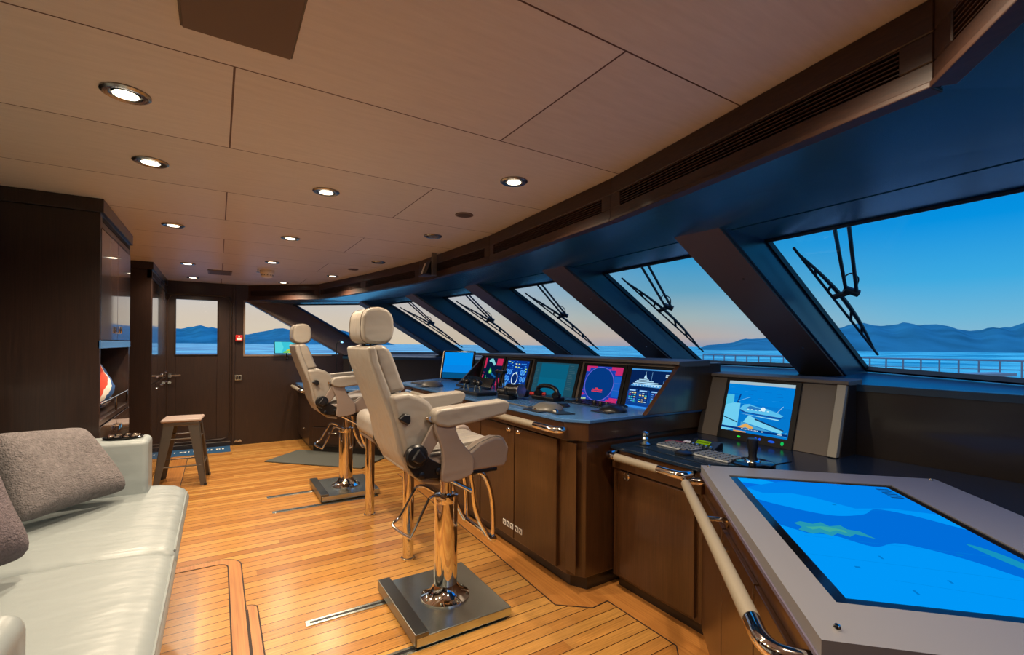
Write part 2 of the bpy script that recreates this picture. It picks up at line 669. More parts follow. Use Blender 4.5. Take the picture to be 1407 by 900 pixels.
def spline(pts, k=6, closed=False):
    P = [Vector(p) for p in pts]
    n = len(P)
    out = []
    rng = n if closed else n - 1
    for i in range(rng):
        p0 = P[(i - 1) % n] if (closed or i > 0) else P[0] * 2 - P[1]
        p1, p2 = P[i], P[(i + 1) % n]
        p3 = P[(i + 2) % n] if (closed or i + 2 < n) else P[-1] * 2 - P[-2]
        for j in range(k):
            t = j / k
            out.append(0.5 * ((2 * p1) + (p2 - p0) * t + (2 * p0 - 5 * p1 + 4 * p2 - p3) * t * t + (3 * p1 - p0 - 3 * p2 + p3) * t ** 3))
    if not closed:
        out.append(P[-1])
    return out


def thing(name, label, cat, loc=(0, 0, 0), rotz=0, group=None):
    o = bpy.data.objects.new(name, None)
    o.empty_display_size = 0.1
    C.objects.link(o)
    o.location = loc
    o.rotation_euler = (0, 0, rotz)
    o['label'] = label
    o['category'] = cat
    if group:
        o['group'] = group
    return o


def tag(o, label, cat, group=None):
    o['label'] = label
    o['category'] = cat
    if group:
        o['group'] = group
    return o


def struct(o):
    o['kind'] = 'structure'
    return o


def copy_tree(o, parent=None):
    c = o.copy()
    C.objects.link(c)
    if parent is not None:
        c.parent = parent
    for ch in list(o.children):
        copy_tree(ch, c)
    return c


# ------------------------------------------------------------------ room measurements
ZC = 2.19            # ceiling
YP = 7.4             # port wall
YS = -0.6            # starboard wall
XA = -1.3            # aft wall
RK = Vector((1.2, 0, -0.7))       # rake of the windows
T = [Vector((x, y, 1.95)) for x, y in [(0.909, 7.396), (1.99, 6.40), (2.236, 5.095), (2.419, 3.9), (2.463, 2.64), (2.389, 1.353), (2.28, -0.12), (1.75, -0.6)]]
B = [t + RK * k for t, k in zip(T, (1, 1, 1, 1, 1, 1, 1.10, 1.10))]
INN = [(1.62, 7.4), (2.9, 6.12), (2.95, 5.1), (2.95, 3.9), (2.95, 2.64), (2.91, 1.353), (2.9, -0.12), (2.45, -0.6)]   # inner wall line under the windows
KINK = [(0.331, 7.42), (1.137, 6.66), (1.406, 5.445), (1.618, 4.255), (1.656, 2.95), (1.561, 1.617), (1.352, 0.385), (0.75, -0.10), (0.14, -0.6)]
ZF = 1.99            # underside of fascia

# floor
mb = MB().flatpoly([(XA, YS), (2.3, YS), (2.95, 0.1), (2.95, 6.1), (1.65, YP), (XA, YP)], -0.05, 0.0)
struct(mb.build('floor', M_FLOOR))

# ceiling
mb = MB().flatpoly([(XA, YS), (0.2, YS)] + [(x + 0.05, y) for x, y in KINK[-2:0:-1]] + [(0.45, YP), (XA, YP)], ZC, ZC + 0.05)
struct(mb.build('ceiling', M_CEIL))

# aft and starboard walls
struct(MB().box((XA - 0.05, YS, 0), (XA, YP, ZC)).build('wall_aft', M_WOOD))
mb = MB().box((XA, YS - 0.05, 0), (2.25, YS, 1.22)).box((XA, YS - 0.05, 1.22), (0.6, YS, ZC)).box((0.6, YS - 0.05, 1.97), (2.0, YS, ZC))
struct(mb.build('wall_starboard', M_WOOD))

# port wall with door opening and window opening
WX0, WX1, WZ0, WZ1 = 0.318, 2.35, 1.235, 1.958
mb = MB()
mb.box((XA, YP, 0), (-0.60, YP + 0.06, ZC))
mb.box((-0.60, YP, 2.02), (0.16, YP + 0.06, ZC))
mb.box((0.16, YP, 0), (WX0, YP + 0.06, ZC))
mb.box((WX0, YP, 0), (1.62, YP + 0.06, WZ0))
mb.box((WX0, YP, WZ1), (1.1, YP + 0.06, ZC))
wp = struct(mb.build('wall_port', M_WOOD))

# front wall below windows (inner lining) and the sill ledge
for i in range(len(INN) - 1):
    mb = MB()
    a, b_ = INN[i], INN[i + 1]
    d = Vector((b_[0] - a[0], b_[1] - a[1], 0))
    nrm = Vector((-d.y, d.x, 0)).normalized() * 0.04
    if nrm.x < 0:
        nrm = -nrm
    mb.prism([(a[0], a[1], 0), (b_[0], b_[1], 0), (b_[0], b_[1], 1.17), (a[0], a[1], 1.17)], nrm)
    struct(mb.build('wall_front', M_DARKW))
mb = MB()
for i in range(len(INN) - 1):
    a, b_ = Vector(INN[i] + (0,)), Vector(INN[i + 1] + (0,))
    o0, o1 = B[i], B[i + 1]
    zi, th = 1.205, 0.035
    p = [(a.x - .01, a.y, zi), (b_.x - .01, b_.y, zi), (o1.x + 0.03, o1.y, o1.z - .007), (o0.x + 0.03, o0.y, o0.z - .007)]
    q = [(x, y, z - th) for x, y, z in p]
    mb.add(p + q, [(0, 1, 2, 3), (7, 6, 5, 4), (0, 4, 5, 1), (1, 5, 6, 2), (2, 6, 7, 3), (3, 7, 4, 0)])
o = struct(mb.build('trim_1', M_MULLS))

# fascia facets with louvred air slots
fn = 2
for i in range(len(KINK) - 1):
    a, b_ = Vector(KINK[i] + (0,)), Vector(KINK[i + 1] + (0,))
    e = (b_ - a)
    Ln = e.length
    e.normalize()
    n = Vector((-e.y, e.x, 0))
    if n.x < 0:
        n = -n                 # outward (forward)
    # facet body in four bars round the slot
    s0, s1 = 0.07, Ln - 0.07
    zs0, zs1 = 2.045, 2.112
    fb = MB()

    def seg(u0, u1, z0, z1, d0=0.0, d1=0.05):
        fb.obox(a + e * u0 + n * d0 + Vector((0, 0, z0)), e * (u1 - u0), n * (d1 - d0), (0, 0, z1 - z0))
    seg(0, Ln, ZF, zs0)
    seg(0, Ln, zs1, ZC)
    seg(0, s0, zs0, zs1)
    seg(s1, Ln, zs0, zs1)
    fo = struct(fb.build('trim_%d' % fn, M_FASC, bevel=0.003, seg=1))
    fn += 1
    lp = MB()
    lp.obox(a + e * (0.001) + n * -0.008 + Vector((0, 0, ZF - 0.006)), e * (Ln - 0.002), n * 0.05, (0, 0, 0.016))
    lp.build('lower_lip', M_FASC, fo, bevel=0.003)
    bk = MB().obox(a + e * s0 + n * 0.045 + Vector((0, 0, zs0)), e * (s1 - s0), n * 0.01, (0, 0, zs1 - zs0))
    bk.build('slot_back', M_GRILLE, fo)
    sl = MB()
    for k in range(6):
        z = zs0 + 0.006 + k * 0.0112
        sl.obox(a + e * s0 + n * 0.004 + Vector((0, 0, z)), e * (s1 - s0), n * 0.02, (0, 0, 0.0035))
    sl.build('louvre', M_SLAT, fo)

# soffit between fascia and window heads
KS = [KINK[0], KINK[1], KINK[2], KINK[3], KINK[4], KINK[5], KINK[6], KINK[8]]
TS = [Vector((t.x - 0.30, t.y, 1.966)) for t in T]
mb = MB()
for i in range(7):
    k0, k1 = KS[i], KS[i + 1]
    p = [(k0[0] + .03, k0[1], ZF), (k1[0] + .03, k1[1], ZF), tuple(TS[i + 1]), tuple(TS[i])]
    q = [(x, y, z + 0.02) for x, y, z in p]
    mb.add(p + q, [(0, 1, 2, 3), (7, 6, 5, 4), (0, 4, 5, 1), (1, 5, 6, 2), (2, 6, 7, 3), (3, 7, 4, 0)])
    # window head panel beyond a shadow gap
    p = [(TS[i].x + 0.012, TS[i].y, 1.964), (TS[i + 1].x + 0.012, TS[i + 1].y, 1.964), (T[i + 1].x + .03, T[i + 1].y, 1.953), (T[i].x + .03, T[i].y, 1.953)]
    q = [(x, y, z + 0.02) for x, y, z in p]
    mb.add(p + q, [(0, 1, 2, 3), (7, 6, 5, 4), (0, 4, 5, 1), (1, 5, 6, 2), (2, 6, 7, 3), (3, 7, 4, 0)])
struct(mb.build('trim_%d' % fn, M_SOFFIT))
fn += 1
# dark roof shell over the soffit so that no daylight leaks in
mb = MB()
for i in range(7):
    p = [(0.2, T[i].y, 2.27), (0.2, T[i + 1].y, 2.27), (T[i + 1].x + .12, T[i + 1].y, 2.27), (T[i].x + .12, T[i].y, 2.27)]
    q = [(x, y, z + 0.03) for x, y, z in p]
    mb.add(p + q, [(0, 1, 2, 3), (7, 6, 5, 4), (0, 4, 5, 1), (1, 5, 6, 2), (2, 6, 7, 3), (3, 7, 4, 0)])
    mb.prism([(T[i].x + .05, T[i].y, 1.955), (T[i + 1].x + .05, T[i + 1].y, 1.955), (T[i + 1].x + .05, T[i + 1].y, 2.28), (T[i].x + .05, T[i].y, 2.28)], (0.03, 0, 0))
mb.box((XA - .05, YS - .05, ZC + .06), (1.0, YP + .3, ZC + .1))
mb.box((0.1, YP + 0.02, 1.97), (1.1, YP + .3, ZC + .1))
struct(mb.build('trim_%d' % fn, M_DARKW))
fn += 1

# windows: pane + gaskets, and raked mullions at every joint
NRM = []
for i in range(7):
    e = T[i + 1] - T[i]
    n = e.cross(RK)
    n.normalize()
    if n.x < 0:
        n = -n
    NRM.append(n)
for i in range(7):
    e = T[i + 1] - T[i]
    n = NRM[i]
    fr = MB()
    g = 0.018
    ru = RK.normalized()
    eu = e.normalized()
    eb = B[i + 1] - B[i]
    r0_, r1_ = B[i] - T[i], B[i + 1] - T[i + 1]
    fr.prism([T[i], T[i + 1], T[i + 1] + ru * g, T[i] + ru * g], n * 0.03)
    fr.prism([B[i] - ru * g * .7, B[i + 1] - ru * g * .7, B[i + 1] + ru * .01, B[i] + ru * .01], n * 0.03)
    fr.obox(T[i], eu * g * 0.6, r0_, n * 0.03)
    fr.obox(T[i + 1] - eu * g * 0.6, eu * g * 0.6, r1_, n * 0.03)
    fo = struct(fr.build('window_%d' % (i + 2), M_GASK))
    pn = MB().prism([T[i] + n * 0.012, T[i + 1] + n * .012, B[i + 1] + n * .012, B[i] + n * .012], n * 0.008)
    pn.build('pane', M_GLASS, fo)

for i in range(7):
    t = T[i]
    wy = 0.27 if i else 0.16
    dx = 0.31 if i else 0.52
    # swept box: width in +Y from the glass corner, depth inward (-X at constant height)
    mm_ = MB()
    t0 = Vector((t.x, t.y + (0.0 if i else 0.02), t.z)) - RK * 0.05
    r_ = RK * 1.09
    mm_.obox(t0 + Vector((-dx, 0.0, 0)), r_, (0, wy, 0), (dx + 0.03, 0, 0), 1 if i else 0)
    mo = struct(mm_.build('trim_%d' % fn, [M_MULL, M_MULLS], bevel=0.004, seg=1))
    fn += 1
    # bronze inner cover plate standing 12 mm proud
    cv = MB()
    inn = Vector((-0.504, 0, -0.864)) * 0.012
    cv.obox(t0 + Vector((-dx, 0.012, 0)), r_, (0, wy - 0.012, 0), inn)
    cv.build('cover_plate', M_MULL, mo)
    sc = MB()
    for tt in (0.3, 0.82):
        c = t0 + RK * tt + Vector((-dx, 0.1, 0)) + inn
        sc.cyl(c, c + inn * 0.3, 0.006, 10)
    sc.build('cover_screw', M_CHROME, mo)

# port side window: frame + outer pane
fr = MB()
fw, fy0, fy1 = 0.022, YP - 0.012, YP + 0.07
fr.box((WX0 - fw, fy0, WZ0 - fw), (WX1 - 0.9, fy1, WZ0))
fr.box((WX0 - fw, fy0, WZ0), (WX0, fy1, WZ1))
fr.box((WX0 - fw, fy0, WZ1), (1.0, fy1, WZ1 + fw))
fo = struct(fr.build('window_1', flat('window_frame_taupe', (130, 112, 98), rough=0.4, metal=0.3)))
MB().add([(WX0, 7.62, 1.2), (2.1, 7.62, 1.2), (0.9, 7.62, 1.97), (WX0, 7.62, 1.97), (WX0, 7.63, 1.2), (2.1, 7.63, 1.2), (0.9, 7.63, 1.97), (WX0, 7.63, 1.97)],
         [(0, 1, 2, 3), (7, 6, 5, 4), (0, 4, 5, 1), (1, 5, 6, 2), (2, 6, 7, 3), (3, 7, 4, 0)]).build('pane', M_GLASS, fo)
MB().box((WX0 - .02, YP + 0.06, 1.18), (2.2, 7.66, 1.225)).box((WX0 - .06, YP + 0.06, 1.2), (WX0, 7.66, 2.0)).build('outer_reveal', M_MULLS, fo)

# door in the port wall
DX0, DX1, DZ1 = -0.545, 0.150, 2.02
dr = MB()
gx0, gx1, gz0, gz1 = -0.458, -0.008, 1.24, 1.955
y0, y1 = YP + 0.01, YP + 0.05
dr.box((DX0 - .06, y0, 0.06), (gx0, y1, DZ1))
dr.box((gx1, y0, 0.06), (0.18, y1, DZ1))
dr.box((gx0, y0, 0.06), (gx1, y1, gz0))
dr.box((gx0, y0, gz1), (gx1, y1, DZ1))
do = struct(dr.build('door_1', M_WOOD, bevel=0.003))
MB().box((gx0, YP + 0.03, gz0), (gx1, YP + 0.036, gz1)).build('pane', M_GLASS, do)
fr = MB()
for (a, b_) in [((gx0 - .012, 0, gz0 - .012), (gx1 + .012, 0, gz0)), ((gx0 - .012, 0, gz1), (gx1 + .012, 0, gz1 + .012)), ((gx0 - .012, 0, gz0), (gx0, 0, gz1)), ((gx1, 0, gz0), (gx1 + .012, 0, gz1))]:
    fr.box((a[0], YP + 0.0, a[2]), (b_[0], YP + 0.03, b_[2]))
fr.build('pane_frame', M_DARKW, do)
hd = MB().cyl((-0.52, YP + .01, 0.97), (-0.52, YP - .05, 0.97), 0.012, 12).tube([(-0.52, YP - .045, 0.97), (-0.40, YP - .045, 0.972)], 0.009, 10)
hd.cyl((-0.52, YP + .01, 0.97), (-0.52, YP - .004, 0.97), 0.028, 18).cyl((-0.52, YP + .01, 0.88), (-0.52, YP - .008, 0.88), 0.02, 16)
hd.build('door_handle', M_CHROME, do, smooth=True)
# rounded door frame bead
pts = [(DX0, YP - .004, 0.09), (DX0, YP - .004, 1.93), (DX0 + .03, YP - .004, 2.0), (DX0 + .1, YP - .004, 2.022), (DX1 - .1, YP - .004, 2.022), (DX1 - .03, YP - .004, 2.0), (DX1, YP - .004, 1.93), (DX1, YP - .004, 0.2), (DX1 - .03, YP - .004, 0.12), (DX1 - .1, YP - .004, 0.10), (DX0, YP - .004, 0.095)]
MB().tube(pts, 0.009, 8).build('frame_bead', flat('bead_wood', (52, 38, 30), rough=0.35), do, smooth=True)
MB().box((-0.62, YP - .01, 0.0), (0.16, YP + .05, 0.06)).build('threshold', M_DARKW, do, bevel=0.004)
MB().box((-0.60, YP - .014, 0.058), (0.15, YP + .0, 0.066)).build('threshold_strip', M_ALU, do)

# outer vertical trim beside the door
o = struct(MB().box((0.17, YP - .014, 0.0), (0.20, YP, ZC)).build('trim_%d' % fn, M_WOOD, bevel=0.003))
fn += 1

# ------------------------------------------------------------------ teak borders in the deck
cons = [(1.76, 4.9), (1.70, 2.9), (1.661, 2.05), (1.739, 1.985), (1.925, 2.0), (1.933, 1.388), (0.9, 0.35)]


def offset_line(line, d):
    out = []
    P = [Vector((p[0], p[1], 0)) for p in line]
    for i in range(len(P)):
        ns = []
        if i > 0:
            e = (P[i] - P[i - 1]).normalized()
            ns.append(Vector((e.y, -e.x, 0)))
        if i < len(P) - 1:
            e = (P[i + 1] - P[i]).normalized()
            ns.append(Vector((e.y, -e.x, 0)))
        if len(ns) == 2:
            b_ = (ns[0] + ns[1]).normalized()
            k = 1.0 / max(0.35, b_.dot(ns[0]))
            out.append(P[i] + b_ * d * k)
        else:
            out.append(P[i] + ns[0] * d)
    return [(p.x, p.y) for p in out]


def side_sign(line):
    o_ = offset_line(line, 0.1)
    return 1 if o_[0][0] < line[0][0] else -1


sg = side_sign(cons)
L0 = offset_line(cons, -0.10 * sg)
L1 = offset_line(cons, 0.105 * sg)
L2 = offset_line(cons, 0.111 * sg)
mb = MB()
for i in range(len(cons) - 1):
    mb.prism([L0[i] + (0.0,), L0[i + 1] + (0.0,), L1[i + 1] + (0.0,), L1[i] + (0.0,)], (0, 0, 0.0025), 0)
    mb.prism([L1[i] + (0.0,), L1[i + 1] + (0.0,), L2[i + 1] + (0.0,), L2[i] + (0.0,)], (0, 0, 0.0022), 1)
o = struct(mb.build('trim_%d' % fn, [M_TEAK, M_CAULK]))
fn += 1


def curve_plank(line, w0, w1, z, mats, name):
    mb = MB()
    a = offset_line(line, w0)
    b_ = offset_line(line, w1)
    g0 = offset_line(line, w0 - 0.007)
    g1 = offset_line(line, w1 + 0.007)
    for i in range(len(line) - 1):
        mb.prism([a[i] + (0,), a[i + 1] + (0,), b_[i + 1] + (0,), b_[i] + (0,)], (0, 0, z), 0)
        mb.prism([g0[i] + (0,), g0[i + 1] + (0,), a[i + 1] + (0,), a[i] + (0,)], (0, 0, z * .8), 1)
        mb.prism([b_[i] + (0,), b_[i + 1] + (0,), g1[i + 1] + (0,), g1[i] + (0,)], (0, 0, z * .8), 1)
    return mb.build(name, mats)


hatch = [(-0.9, 3.50), (-0.12, 3.50), (0.02, 3.49), (0.075, 3.45), (0.095, 3.38), (0.10, 3.2), (0.10, 0.2)]
hl = [(-0.9, 3.50), (0.0, 3.50)] + [(0.0 + 0.1 * math.sin(k * PI / 12), 3.40 + 0.1 * math.cos(k * PI / 12)) for k in range(1, 6)] + [(0.1, 3.40), (0.1, 0.2)]
o = struct(curve_plank(hl, -0.032, 0.032, 0.0024, [M_TEAK, M_CAULK], 'trim_%d' % fn))
fn += 1
hatch2 = [(0.125, 2.86), (0.165, 2.84), (0.185, 2.78), (0.19, 2.6), (0.19, 0.2)]
hl = [(0.14, 2.825)] + [(0.14 + 0.025 * math.sin(k * PI / 12), 2.80 + 0.025 * math.cos(k * PI / 12)) for k in range(1, 6)] + [(0.165, 2.80), (0.165, 0.2)]
o = struct(curve_plank(hl, -0.02, 0.02, 0.0022, [M_TEAK, M_CAULK], 'trim_%d' % fn))
fn += 1
o = struct(MB().box((-0.45, 4.5, 0), (-0.30, YP - .02, 0.0024), 0).box((-0.30, 4.5, 0), (-0.294, YP - .02, 0.0022), 1).build('trim_%d' % fn, [M_TEAK, M_CAULK]))
fn += 1

# ------------------------------------------------------------------ helm console (middle)
ZM = 0.985
helm = thing('helm_console', 'long dark wood helm console with five screens set in its sloping face', 'console', (1.7, 3.4, 0))
I = Matrix.Translation((-1.7, -3.4, 0))


def hb(mb, name, mat, parent=None, **k):
    mb.xf(I)
    return mb.build(name, mat, parent or helm, **k)


base = [(1.70, 4.9), (1.70, 2.09), (1.76, 2.0), (2.9, 2.0), (2.9, 5.28), (2.3, 5.28)]
kick = [(1.76, 4.9), (1.75, 2.12), (1.80, 2.03), (2.85, 2.03), (2.85, 5.25), (2.3, 5.25)]
hb(MB().flatpoly(kick, 0.0, 0.10), 'kickboard', M_DARKW)
hb(MB().flatpoly(base, 0.09, 0.86), 'carcass', M_CONS, bevel=0.004)
hb(MB().flatpoly([(1.675, 4.9), (1.668, 2.085), (1.755, 1.978), (2.9, 1.978), (2.9, 5.3), (2.3, 5.3)], 0.862, 0.965), 'apron', M_CONS, bevel=0.004)
hb(MB().box((1.694, 2.01, 0.12), (1.70, 2.10, 0.85)), 'corner_stile', M_CONS, bevel=0.002)
# doors with knobs
dy = [(2.17, 2.625), (2.635, 3.10), (3.11, 3.56), (3.57, 4.03), (4.04, 4.5)]
for k, (a, b_) in enumerate(dy):
    d = hb(MB().box((1.682, a, 0.105), (1.70, b_, 0.853)), 'door', M_CONS, bevel=0.003)
    ky = b_ - 0.055 if k % 2 == 0 else a + 0.055
    kb = MB().lathe([(0.016, 0), (0.016, -0.004), (0.009, -0.005), (0.009, -0.014), (0.015, -0.017), (0.013, -0.021), (0.002, -0.022)], (1.682, ky, 0.83), 16, axis='X')
    kb.xf(I)
    kb.build('door_knob', M_CHROME, d, smooth=True)
# little pictogram plates low on the first doors
for k in range(5):
    pic = MB()
    yy_ = 2.53 + k * 0.047 + (0.012 if k > 1 else 0)
    pic.box((1.679, yy_, 0.165), (1.6825, yy_ + 0.034, 0.20), 0)
    pic.box((1.6785, yy_ + 0.006, 0.171), (1.6792, yy_ + 0.018, 0.185), 1)
    pic.box((1.6785, yy_ + 0.012, 0.182), (1.6792, yy_ + 0.028, 0.195), 1)
    hb(pic, 'pictogram_plate', [M_WHITE, M_BLACK])

# worktop over the helm console
wt = [(1.655, 4.92), (1.655, 2.09), (1.755, 1.965), (2.9, 1.965), (2.9, 5.32), (2.3, 5.32)]
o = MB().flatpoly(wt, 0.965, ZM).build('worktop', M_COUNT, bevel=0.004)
tag(o, 'sky-tinted worktop with chamfered corner on top of the long helm console', 'worktop')

# sloping dashboard face and hood
PX, PL = 2.40, Vector((0.28, 0, 1)).normalized()
YA, YB = 4.50, 1.95


def panelpt(y, q, off=0.0, x0=PX, z0=ZM, lean=PL):
    nn = Vector((-lean.z, 0, lean.x))
    return Vector((x0, y, z0)) + lean * q + nn * off


db = MB()
p = [panelpt(YA, 0), panelpt(YB, 0), panelpt(YB, 0.315), panelpt(YA, 0.315)]
db.prism(p, (0.14, 0, 0))
hb(db, 'dashboard_face', M_GREY, bevel=0.003)
hd = MB()
hd.slabY([(2.455, 1.285), (2.47, 1.305), (2.78, 1.312), (2.78, 1.27), (2.49, 1.27)], 1.93, 4.54)
hb(hd, 'dashboard_hood', M_GREY, bevel=0.005, seg=2)
ch = MB().slabY([(2.17, ZM), (2.9, ZM), (2.9, 1.29), (2.49, 1.29)], 1.935, 1.968)
hb(ch, 'end_cheek', M_CONS, bevel=0.003)
ch = MB().slabY([(2.17, ZM), (2.9, ZM), (2.9, 1.29), (2.49, 1.29)], 4.50, 4.53)
hb(ch, 'end_cheek', M_DARKW, bevel=0.003)
bk = MB().box((2.75, 1.97, ZM), (2.9, 4.5, 1.27))
hb(bk, 'back_board', M_DARKW)


# ------------------------------------------------------------------ screens
class Draw:
    """flat drawing made of thin emissive polygons on a plane"""

    def __init__(s, O, U, V, W, H_):
        s.O, s.U, s.V = Vector(O), Vector(U).normalized(), Vector(V).normalized()
        s.N = s.U.cross(s.V).normalized()
        s.W, s.H = W, H_
        s.mb = MB()
        s.mats = []
        s.lay = 0

    def mi(s, col, st=1.0):
        nm = 'glow_%02x%02x%02x_%d' % (col[0], col[1], col[2], int(st * 100))
        mt = emis(nm, col, st)
        if mt not in s.mats:
            s.mats.append(mt)
        return s.mats.index(mt)

    def poly(s, pts, col, st=1.0, layer=None):
        if layer is None:
            s.lay += 1
            layer = s.lay
        off = 0.0006 + 0.00004 * layer
        vs = [s.O + s.U * (u * s.W) + s.V * (v * s.H) + s.N * off for u, v in pts]
        s.mb.add(vs, [tuple(range(len(vs)))], s.mi(col, st))

    def spoly(s, pts, col, st=1.0):
        q = spline([(u, v, 0) for u, v in pts], 5, True)
        s.poly([(p.x, p.y) for p in q], col, st)

    def rect(s, u0, v0, u1, v1, col, st=1.0, layer=None):
        s.poly([(u0, v0), (u1, v0), (u1, v1), (u0, v1)], col, st, layer)

    def ell(s, cu, cv, ru, rv, col, n=28, st=1.0, layer=None):
        s.poly([(cu + ru * math.cos(2 * PI * k / n), cv + rv * math.sin(2 * PI * k / n)) for k in range(n)], col, st, layer)

    def ring(s, cu, cv, ru, rv, w, col, n=28, st=1.0):
        s.lay += 1
        for k in range(n):
            a, b_ = 2 * PI * k / n, 2 * PI * (k + 1) / n
            f = 1 - w
            s.poly([(cu + ru * math.cos(a), cv + rv * math.sin(a)), (cu + ru * math.cos(b_), cv + rv * math.sin(b_)),
                    (cu + ru * f * math.cos(b_), cv + rv * f * math.sin(b_)), (cu + ru * f * math.cos(a), cv + rv * f * math.sin(a))], col, st, s.lay)

    def line(s, a, b_, w, col, st=1.0):
        ax, ay = a[0] * s.W, a[1] * s.H
        bx, by = b_[0] * s.W, b_[1] * s.H
        dx, dy_ = bx - ax, by - ay
        L_ = math.hypot(dx, dy_) or 1
        nx, ny = -dy_ / L_ * w / 2, dx / L_ * w / 2
        s.poly([((ax + nx) / s.W, (ay + ny) / s.H), ((bx + nx) / s.W, (by + ny) / s.H), ((bx - nx) / s.W, (by - ny) / s.H), ((ax - nx) / s.W, (ay - ny) / s.H)], col, st)

    def build(s, parent, name='display'):
        me = bpy.data.meshes.new(name)
        me.from_pydata([tuple(v) for v in s.mb.v], [], s.mb.f)
        for mm2 in s.mats:
            me.materials.append(mm2)
        me.polygons.foreach_set('material_index', s.mb.m)
        o = bpy.data.objects.new(name, me)
        C.objects.link(o)
        o.parent = parent
        return o


def monitor(y0, y1, q0, q1, label, bez=(0.03, 0.03, 0.03, 0.03), x0=PX, z0=ZM, lean=PL, power=None):
    """built-in monitor on the sloping panel; y0 (port) > y1; returns thing and a Draw in world space (children are placed relative to identity)"""
    t = thing('monitor', label, 'monitor', (0, 0, 0), group=None)
    l, r, bt, tp = bez
    b_ = MB()
    nn = Vector((-lean.z, 0, lean.x))
    P0 = Vector((x0, y0 + l, z0)) + lean * (q0 - bt)
    full = (y0 + l) - (y1 - r)
    h = (q1 + tp) - (q0 - bt)
    b_.obox(P0 + nn * 0.001, (0, -full, 0), lean * h, nn * 0.011)
    bo = b_.build('bezel', M_BEZ, t, bevel=0.003)
    O = Vector((x0, y0, z0)) + lean * q0 + nn * 0.0125
    d = Draw(O, (0, -1, 0), lean, y0 - y1, q1 - q0)
    if d.N.dot(nn) < 0:
        d.N = -d.N
    t.location = (0, 0, 0)
    return t, d


# 1: navigation chart (leftmost)
t, d = monitor(4.425, 4.06, 0.0, 0.281, 'leftmost screen in the helm console, green and red chart on black', (0.03, 0.03, 0.012, 0.02))
d.rect(0, 0, 1, 1, (6, 26, 58))
for (a, b_, c, e) in [(0, .6, .10, 1), (0, 0, .07, .35), (.68, .74, 1, 1), (.84, 0, 1, .28), (.5, 0, .72, .12)]:
    d.rect(a, b_, c, e, (196, 40, 84))
for k in range(40):
    u, v = random.random(), random.random()
    if u < .12 or u > .7:
        d.rect(u, v, min(1, u + .05), v + .012, (216, 60, 90) if k % 3 else (20, 30, 70))
d.poly([(.22, .9), (.3, .97), (.42, .99), (.52, .9), (.62, .78), (.56, .72), (.46, .8), (.36, .86), (.26, .84)], (130, 205, 215))
d.poly([(.3, .45), (.38, .66), (.5, .48), (.46, .40), (.36, .4)], (30, 160, 80))
d.poly([(.34, .46), (.39, .58), (.44, .48), (.40, .43)], (150, 240, 110))
d.poly([(.5, .46), (.8, .3), (.7, .28), (.48, .38)], (20, 90, 150))
for (u, v, s_) in [(.2, .14, .05), (.24, .08, .04), (.2, .3, .02), (.33, .2, .03), (.24, .24, .02)]:
    d.ell(u, v, s_, s_ * 1.3, (70, 200, 110), 12)
d.build(t)
# 2: engine gauges
t, d = monitor(3.965, 3.59, -0.012, 0.27, 'second helm console screen from the left, blue engine gauges around a white ring', (0.032, 0.03, 0.005, 0.02))
d.rect(0, 0, 1, 1, (8, 52, 140))
for r_ in range(14):
    for c_ in range(12):
        if random.random() < .62:
            u, v = c_ / 12 + .01, r_ / 14 + .01
            d.rect(u, v, u + .055 + random.random() * .02, v + .03, random.choice([(30, 110, 210), (12, 80, 180), (60, 150, 235), (6, 40, 110)]))
for (u, v) in [(.06, .15), (.17, .15), (.78, .15), (.91, .15), (.08, .36), (.2, .36), (.8, .36), (.92, .36), (.12, .58), (.24, .58), (.76, .6), (.88, .6)]:
    d.ell(u, v, .055, .085, (40, 120, 220), 16)
    d.ring(u, v, .055, .085, .25, (110, 190, 250), 14)
d.ell(.5, .37, .13, .20, (10, 40, 100))
d.ring(.5, .37, .14, .21, .17, (220, 245, 255), 32)
for (u, v, c_) in [(.08, .93, (180, 210, 130)), (.2, .9, (160, 210, 140)), (.42, .86, (230, 235, 160)), (.55, .86, (200, 225, 150)), (.42, .76, (210, 225, 150)), (.55, .75, (190, 225, 150)), (.9, .7, (170, 220, 140)), (.9, .62, (160, 210, 120)), (.5, .56, (200, 230, 200))]:
    d.rect(u, v, u + .07, v + .035, c_)
for k in range(7):
    d.rect(.33 + k * .05, .1, .36 + k * .05, .15, (60, 170, 180))
d.build(t)
# 3: big idle teal screen
t, d = monitor(3.47, 2.895, -0.003, 0.272, 'wide dim teal screen in the middle of the helm console', (0.05, 0.03, 0.005, 0.025))
d.rect(0, 0, 1, 1, (28, 74, 92))
d.rect(.14, 0, .8, .96, (10, 92, 122))
d.rect(.14, 0, .8, .5, (8, 98, 130))
for k in range(50):
    u = random.choice([random.random() * .12, .81 + random.random() * .16])
    d.rect(u, random.random() * .95, u + .03, random.random() * 0 + 0.0, (30, 70, 86)) if False else None
for k in range(14):
    d.rect(.83, .2 + k * .055, .83 + .05 + random.random() * .1, .215 + k * .055, (58, 92, 104))
    d.rect(.03, .08 + k * .055, .03 + .03 + random.random() * .06, .095 + k * .055, (50, 88, 100))
d.build(t)
